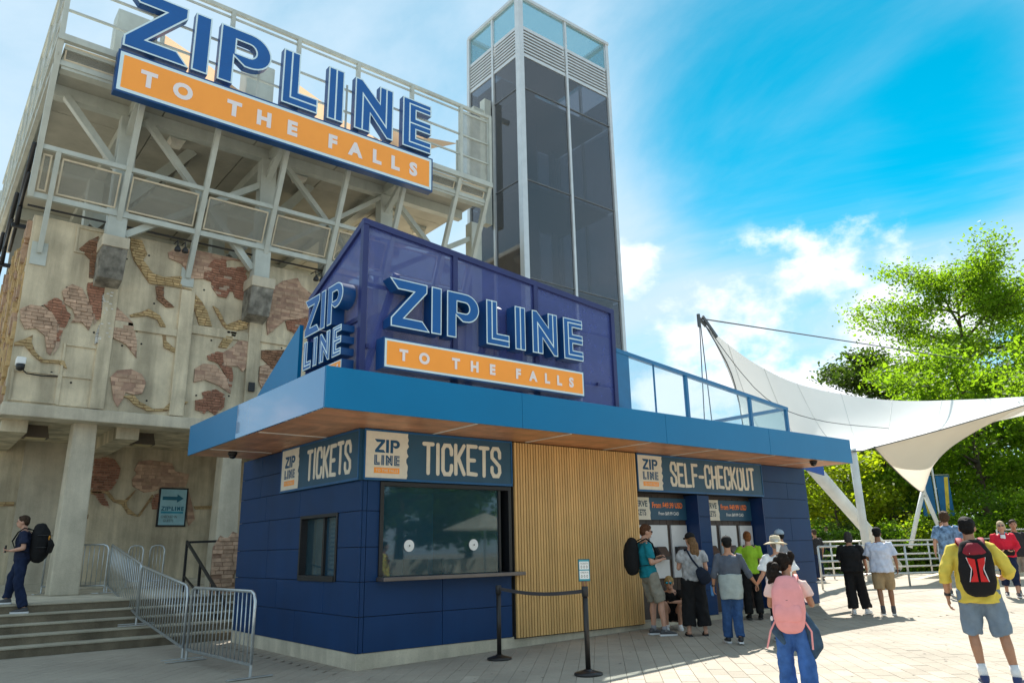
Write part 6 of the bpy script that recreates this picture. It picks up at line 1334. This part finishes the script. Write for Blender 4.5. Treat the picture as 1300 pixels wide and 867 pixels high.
person('woman in white tee and straw sun hat holding the sweater man by the hand', (P6.x-off.x, P6.y-off.y, .11), 44, h6, 'fair',
    dict(elL=(-.27,-.02,1.13), wrL=(-.36,.10,.96), hdL=(-.4,.3,-.8), wrR=(.22,.16,1.0), kneeL=(-.10,.08,.50), ankL=(-.10,.10,.085), ankR=(.10,-.10,.10), fat=1.1), dict(top=('tee', white_f, -.12, .85, .045), bottom=('trousers', black, 1.95, .02), shoe=(dkgrey, wsole, 'shoe')), ('short', hairm('grey', (.2, .18, .16))), extras=ex6)
# 7, 8  two at the second bay
person('woman in lime green polo and black trousers at the second bay', (8.30, -.62, .13), 44, 1.66, 'fair', dict(elR=(.23,.0,1.13), wrR=(.20,.2,1.08), hdR=(0,.9,.1)), dict(top=('polo', lime, -.06, .7, .012), bottom=('trousers', black, 1.95, .014), shoe=(black, C_rubber, 'shoe')), ('bun', hairm('copper', (.22, .085, .03))))
person('man in pale blue cap and grey tee facing left at the second bay', (8.95, -.95, .13), 108, 1.68, 'tan', dict(elL=(-.23,.02,1.13), wrL=(-.15,.22,1.12), hdL=(.3,.9,.1)), dict(top=('tee', greyf, -.04, .7, .014), bottom=('shorts', black, .95, .014), shoe=(black, wsole, 'shoe'), cap=(fab('cap_blue', (.35, .45, .55)), 0), glasses=shades), ('crop', hairm('black', (.01, .009, .009))))
# 9  girl with pink backpack
def ex9(t, M, J, part, solid, Hh, hm):
    c = MB(); p = J['pelvis']; etube(c, [p+Vector((0,0,.13)), p+Vector((0,-.01,.05)), p+Vector((.02,-.02,-.06))], [.19,.215,.225], [.145,.16,.165], n=20, cap=False)
    etube(c, [p+Vector((.17,-.04,.05)), p+Vector((.24,-.03,-.12)), p+Vector((.25,.0,-.30)), p+Vector((.22,.04,-.42))], [.05,.085,.09,.05], [.08,.10,.09,.05]); etube(c, [p+Vector((-.16,-.12,.02)), p+Vector((-.18,-.13,-.12)), p+Vector((-.10,-.14,-.25))], [.06,.055,.02], [.04,.035,.02]); part('tied_denim_jacket', c, fab('denim_jacket', (.045, .085, .14), .9, .25), .008, 26)
    solid('waist_patch', MB().box(.06, .13, p.y-.178, p.y-.168, p.z-.06, p.z-.025), tanf, None, False); solid('cup', etube(MB(), [J['wrR']+Vector((-.02,.06,-.02)), J['wrR']+Vector((-.02,.06,.10))], [.028,.034], n=12), white_f)
    solid('hair_tie', ball(MB(), Hh(-.01,-.115,.06), (.035,.02,.028), 10), fab('tie_red', (.25, .04, .03)))
t9, M9, J9 = person('girl with curly ponytail, blush tee and wide blue jeans carrying a pink backpack', (1.96, -5.40, .05), 28, 1.36, 'tan',
    dict(elR=(.27,.0,1.15), wrR=(.22,.20,1.20), hdR=(-.1,.7,.6), elL=(-.24,.02,1.14), wrL=(-.16,.20,1.12), hdL=(.3,.9,.1), look=-38, nod=-8, kneeL=(-.115,.06,.5), kneeR=(.125,.0,.50), ankL=(-.125,.08,.085), ankR=(.15,-.08,.085), head=(0,.03,1.64)),
    dict(top=('tee', blush, -.02, .62, .018), bottom=('jeans', fab('wide_denim', (.05, .13, .36), .9, .22), 1.97, .028), shoe=(white_f, wsole, 'shoe')), ('curlpony', hairm('dark', (.016, .011, .009))), vox=.008, extras=ex9)
def pk(t, c, M, w_, h, d):
    for sg_ in (-1, 1): xform(etube(MB(), [c+Vector((sg_*w_*.46,.02,-h*.40)), c+Vector((sg_*w_*.62,-.0,-h*.6)), c+Vector((sg_*w_*(.78 if sg_ < 0 else .60),.02,-h*.98))], .011, .003, n=6), M).build('strap_tail', pinkf, t)
    xform(MB().box(c.x-.012, c.x+.012, c.y-d*.56, c.y-d*.55, c.z+.03, c.z+.045), M).build('badge', C_black, t)
    for z0 in (-.03, -.13): xform(MB().tube([c+Vector((w_*.30,-d*.47,z0-.03)), c+Vector((w_*.36,-d*.42,z0+.0)), c+Vector((w_*.31,-d*.46,z0+.04))], .004, 6), M).build('zip', C_black, t)
    xform(ball(MB(), c+Vector((-w_*.54,-.02,-.18)), (.018,.012,.03), 8), M).build('charm', white_f, t)
    q = etube(MB(), [c+Vector((0,-d*.50,-h*.36)), c+Vector((0,-d*.56,-h*.2)), c+Vector((0,-d*.50,-h*.04))], [w_*.40,w_*.43,w_*.38], [.02,.03,.02], n=16); xform(q, M).build('pocket', pinkf, t, smooth=True)
backpack('rounded pink school backpack with dangling straps on the curly haired girl', M9, J9, pinkf, .39, .55, .24, pinkf, -.07, pk)
# 10, 11  couple walking away
person('woman dressed all in black with white sneakers walking away on the sunlit paving', (10.46, -1.58, .135), 32, 1.62, 'tan', dict(kneeL=(-.08,.0,.5), ankL=(-.08,-.06,.085), kneeR=(.14,.06,.50), ankR=(.20,.06,.085), toeR=(.5,1,0), elR=(.27,.0,1.13), wrR=(.30,.10,.92), elL=(-.22,.05,1.13), wrL=(-.1,.2,1.05), fat=1.12), dict(top=('blouse', black, -.06, .95, .045), bottom=('trousers', black, 1.93, .03), shoe=(white_f, wsole, 'shoe')), ('bob', hairm('ash', (.05, .045, .042))))
def ex11(t, M, J, part, solid, Hh, hm): solid('phone', MB().box(J['wrR'].x-.045, J['wrR'].x+.045, J['wrR'].y-.0, J['wrR'].y+.10, J['wrR'].z-.09, J['wrR'].z-.03), C_black, None, False)
person('man in white tee, black cap and tan shorts walking beside the woman in black', (10.47, -2.19, .135), 30, 1.68, 'brown', dict(elR=(.28,-.03,1.13), wrR=(.30,.06,.93), elL=(-.24,.02,1.13), wrL=(-.17,.20,1.06), hdL=(.2,.9,0), kneeL=(-.10,-.02,.50), ankL=(-.09,-.12,.10), kneeR=(.11,.08,.50), ankR=(.12,.10,.085), fat=1.18), dict(top=('tee', lav, -.10, .85, .035), bottom=('shorts', tanf, .97, .008), shoe=(dkgrey, wsole, 'shoe'), sock=(dkgrey, .09), cap=(black, 0)), ('crop', hairm('black', (.01, .009, .009))), extras=ex11)
# 12  man in yellow shirt
def ex12(t, M, J, part, solid, Hh, hm): solid('watch', etube(MB(), [J['wrL']+Vector((0,-.01,.05)), J['wrL']+Vector((0,0,.02))], .035, cap=False, n=14), C_black); solid('phone', MB().box(.10, .17, .30, .315, 1.12, 1.26), C_black, None, False)
t12, M12, J12 = person('man in yellow shirt and blue grey shorts with a red and black backpack', (4.00, -6.38, .075), 26, 1.70, 'tan',
    dict(hipL=(-.095,0,.92), hipR=(.095,0,.92), kneeL=(-.115,.05,.50), kneeR=(.17,.02,.50), ankL=(-.085,-.02,.085), ankR=(.215,-.04,.085), toeR=(.35,1,0), toeL=(-.1,1,0), elL=(-.30,-.05,1.13), wrL=(-.30,.02,.89), elR=(.33,-.04,1.15), wrR=(.26,.19,1.08), hdR=(-.3,.8,.3), fat=1.1, look=-10),
    dict(top=('shirt', yellow, -.11, 1.35, .021), bottom=('shorts', slate_sh, .98, .012), shoe=(navysh, wsole, 'shoe'), sock=(white_f, .13)), ('crop', hairm('black', (.01, .009, .009))), vox=.008, extras=ex12)
redp = fab('pack_red', (.55, .02, .02), .6); maroon = fab('strap_maroon', (.23, .018, .03), .7)
def rp_(t, c, M, w_, h, d):
    for sg_ in (-1, 1):
        out = [(.012,.10),(.085,.12),(.075,.06),(.045,.0),(.045,-.05),(.085,-.13),(.012,-.13)]; f = lambda u, v, q: (c.x+sg_*u, c.y-d*.52-.012+.9*u*u*4*0+.35*u*abs(u)*2-q, c.z+v-.02)
        xform(MB().prism(out, f, .022, -.02), M).build('red_panel', redp, t)
        xform(MB().tube([(c.x+sg_*.088, c.y-d*.5-.012, c.z+.10), (c.x+sg_*.056, c.y-d*.53-.016, c.z-.02), (c.x+sg_*.088, c.y-d*.5-.012, c.z-.15)], .005, 6), M).build('piping', white_f, t)
    xform(MB().box(c.x-.05, c.x+.03, c.y-d*.50, c.y-d*.48, c.z+.135, c.z+.145), M).build('badge', white_f, t)
    xform(etube(MB(), [c+Vector((0,-d*.22,h*.30)), c+Vector((0,-.02,h*.45))], [w_*.36,w_*.26], [d*.34,d*.24], n=14), M).build('top_panel', maroon, t, smooth=True)
backpack('black daypack with red hourglass panels and maroon straps on the yellow shirt man', M12, J12, black, .34, .48, .20, maroon, -.035, rp_)
# 13-15  by the rails on the right
person('curly haired man in blue plaid shirt half hidden behind the yellow shirt man', (14.6, -1.85, .30), 30, 1.90, 'fair', dict(), dict(top=('plaid_shirt', plaid, -.10, .85, .03), bottom=('shorts', greyf, .95, .02), shoe=(dkgrey, wsole, 'shoe')), ('curly', hairm('curly_brown', (.07, .04, .022))), vox=.013)
def ex14(t, M, J, part, solid, Hh, hm):
    solid('lanyard', etube(MB(), [J['neck']+Vector((-.06,.06,.02)), J['chest']+Vector((0,.165,-.02)), J['neck']+Vector((.06,.06,.02))], .008, n=6), mat('lanyard_blue', (.05, .4, .6), .6)); solid('blouse_front', etube(MB(), [J['chest']+Vector((0,.128,.12)), J['chest']+Vector((0,.138,-.15))], [.05,.06], .012, n=10), white_f)
    solid('waist_bag', etube(MB(), [J['pelvis']+Vector((-.14,.16,.06)), J['pelvis']+Vector((.14,.16,.06))], .07, .05, (0,0,1), n=12), black)
person('woman in red cardigan with lanyard and sunglasses facing the camera', (14.55, -3.05, .30), 203, 1.64, 'fair', dict(elL=(-.27,-.02,1.13), wrL=(-.14,.16,1.04), hdL=(.6,.6,0), elR=(.27,-.02,1.13), wrR=(.14,.16,1.04), hdR=(-.6,.6,0), kneeL=(-.10,.10,.5), ankL=(-.10,.12,.085), ankR=(.11,-.08,.1), fat=1.18), dict(top=('cardigan', redf, -.04, 1.8, .02), bottom=('capri_trousers', dkdenim, 1.6, .012), shoe=(dkgrey, wsole, 'shoe'), glasses=shades), ('bob', hairm('pale_blonde', (.5, .40, .25))), vox=.013, extras=ex14)
person('man in dark shirt standing just behind the red cardigan woman', (15.6, -2.95, .30), 205, 1.68, 'tan', dict(), dict(top=('tee', fab('charcoal', (.03, .03, .033)), -.08, .8, .02), bottom=('shorts', khaki, .96, .02), shoe=(dkgrey, wsole, 'shoe')), ('crop', hairm('brown2', (.06, .04, .03))), vox=.014)
# far figures among the shrubs
person('distant person in dark clothes at the corner of the kiosk', (19.4, 4.35, .30), 70, 1.70, 'tan', dict(), dict(top=('tee', fab('charcoal', (.03, .03, .033)), -.05, .8, .02), bottom=('trousers', dkdenim, 1.9, .02), shoe=(dkgrey, wsole, 'shoe')), ('short', hairm('brown2', (.06, .04, .03))), vox=.016, group='far visitors among the shrubs')
person('distant person in grey near the clipped hedge', (27.2, 8.3, .45), 200, 1.80, 'fair', dict(), dict(top=('tee', greyf, -.05, .8, .02), bottom=('trousers', dkdenim, 1.9, .02), shoe=(dkgrey, wsole, 'shoe')), ('short', hairm('brown2', (.06, .04, .03))), vox=.016, group='far visitors among the shrubs')
person('distant person in white among the shrubs below the low canopy point', (27.6, 3.6, .70), 220, 1.60, 'tan', dict(), dict(top=('tee', white_f, -.05, .8, .02), bottom=('shorts', white_f, .95, .02), shoe=(dkgrey, wsole, 'shoe')), ('short', hairm('brown2', (.06, .04, .03))), vox=.016, group='far visitors among the shrubs')
fuse_all()
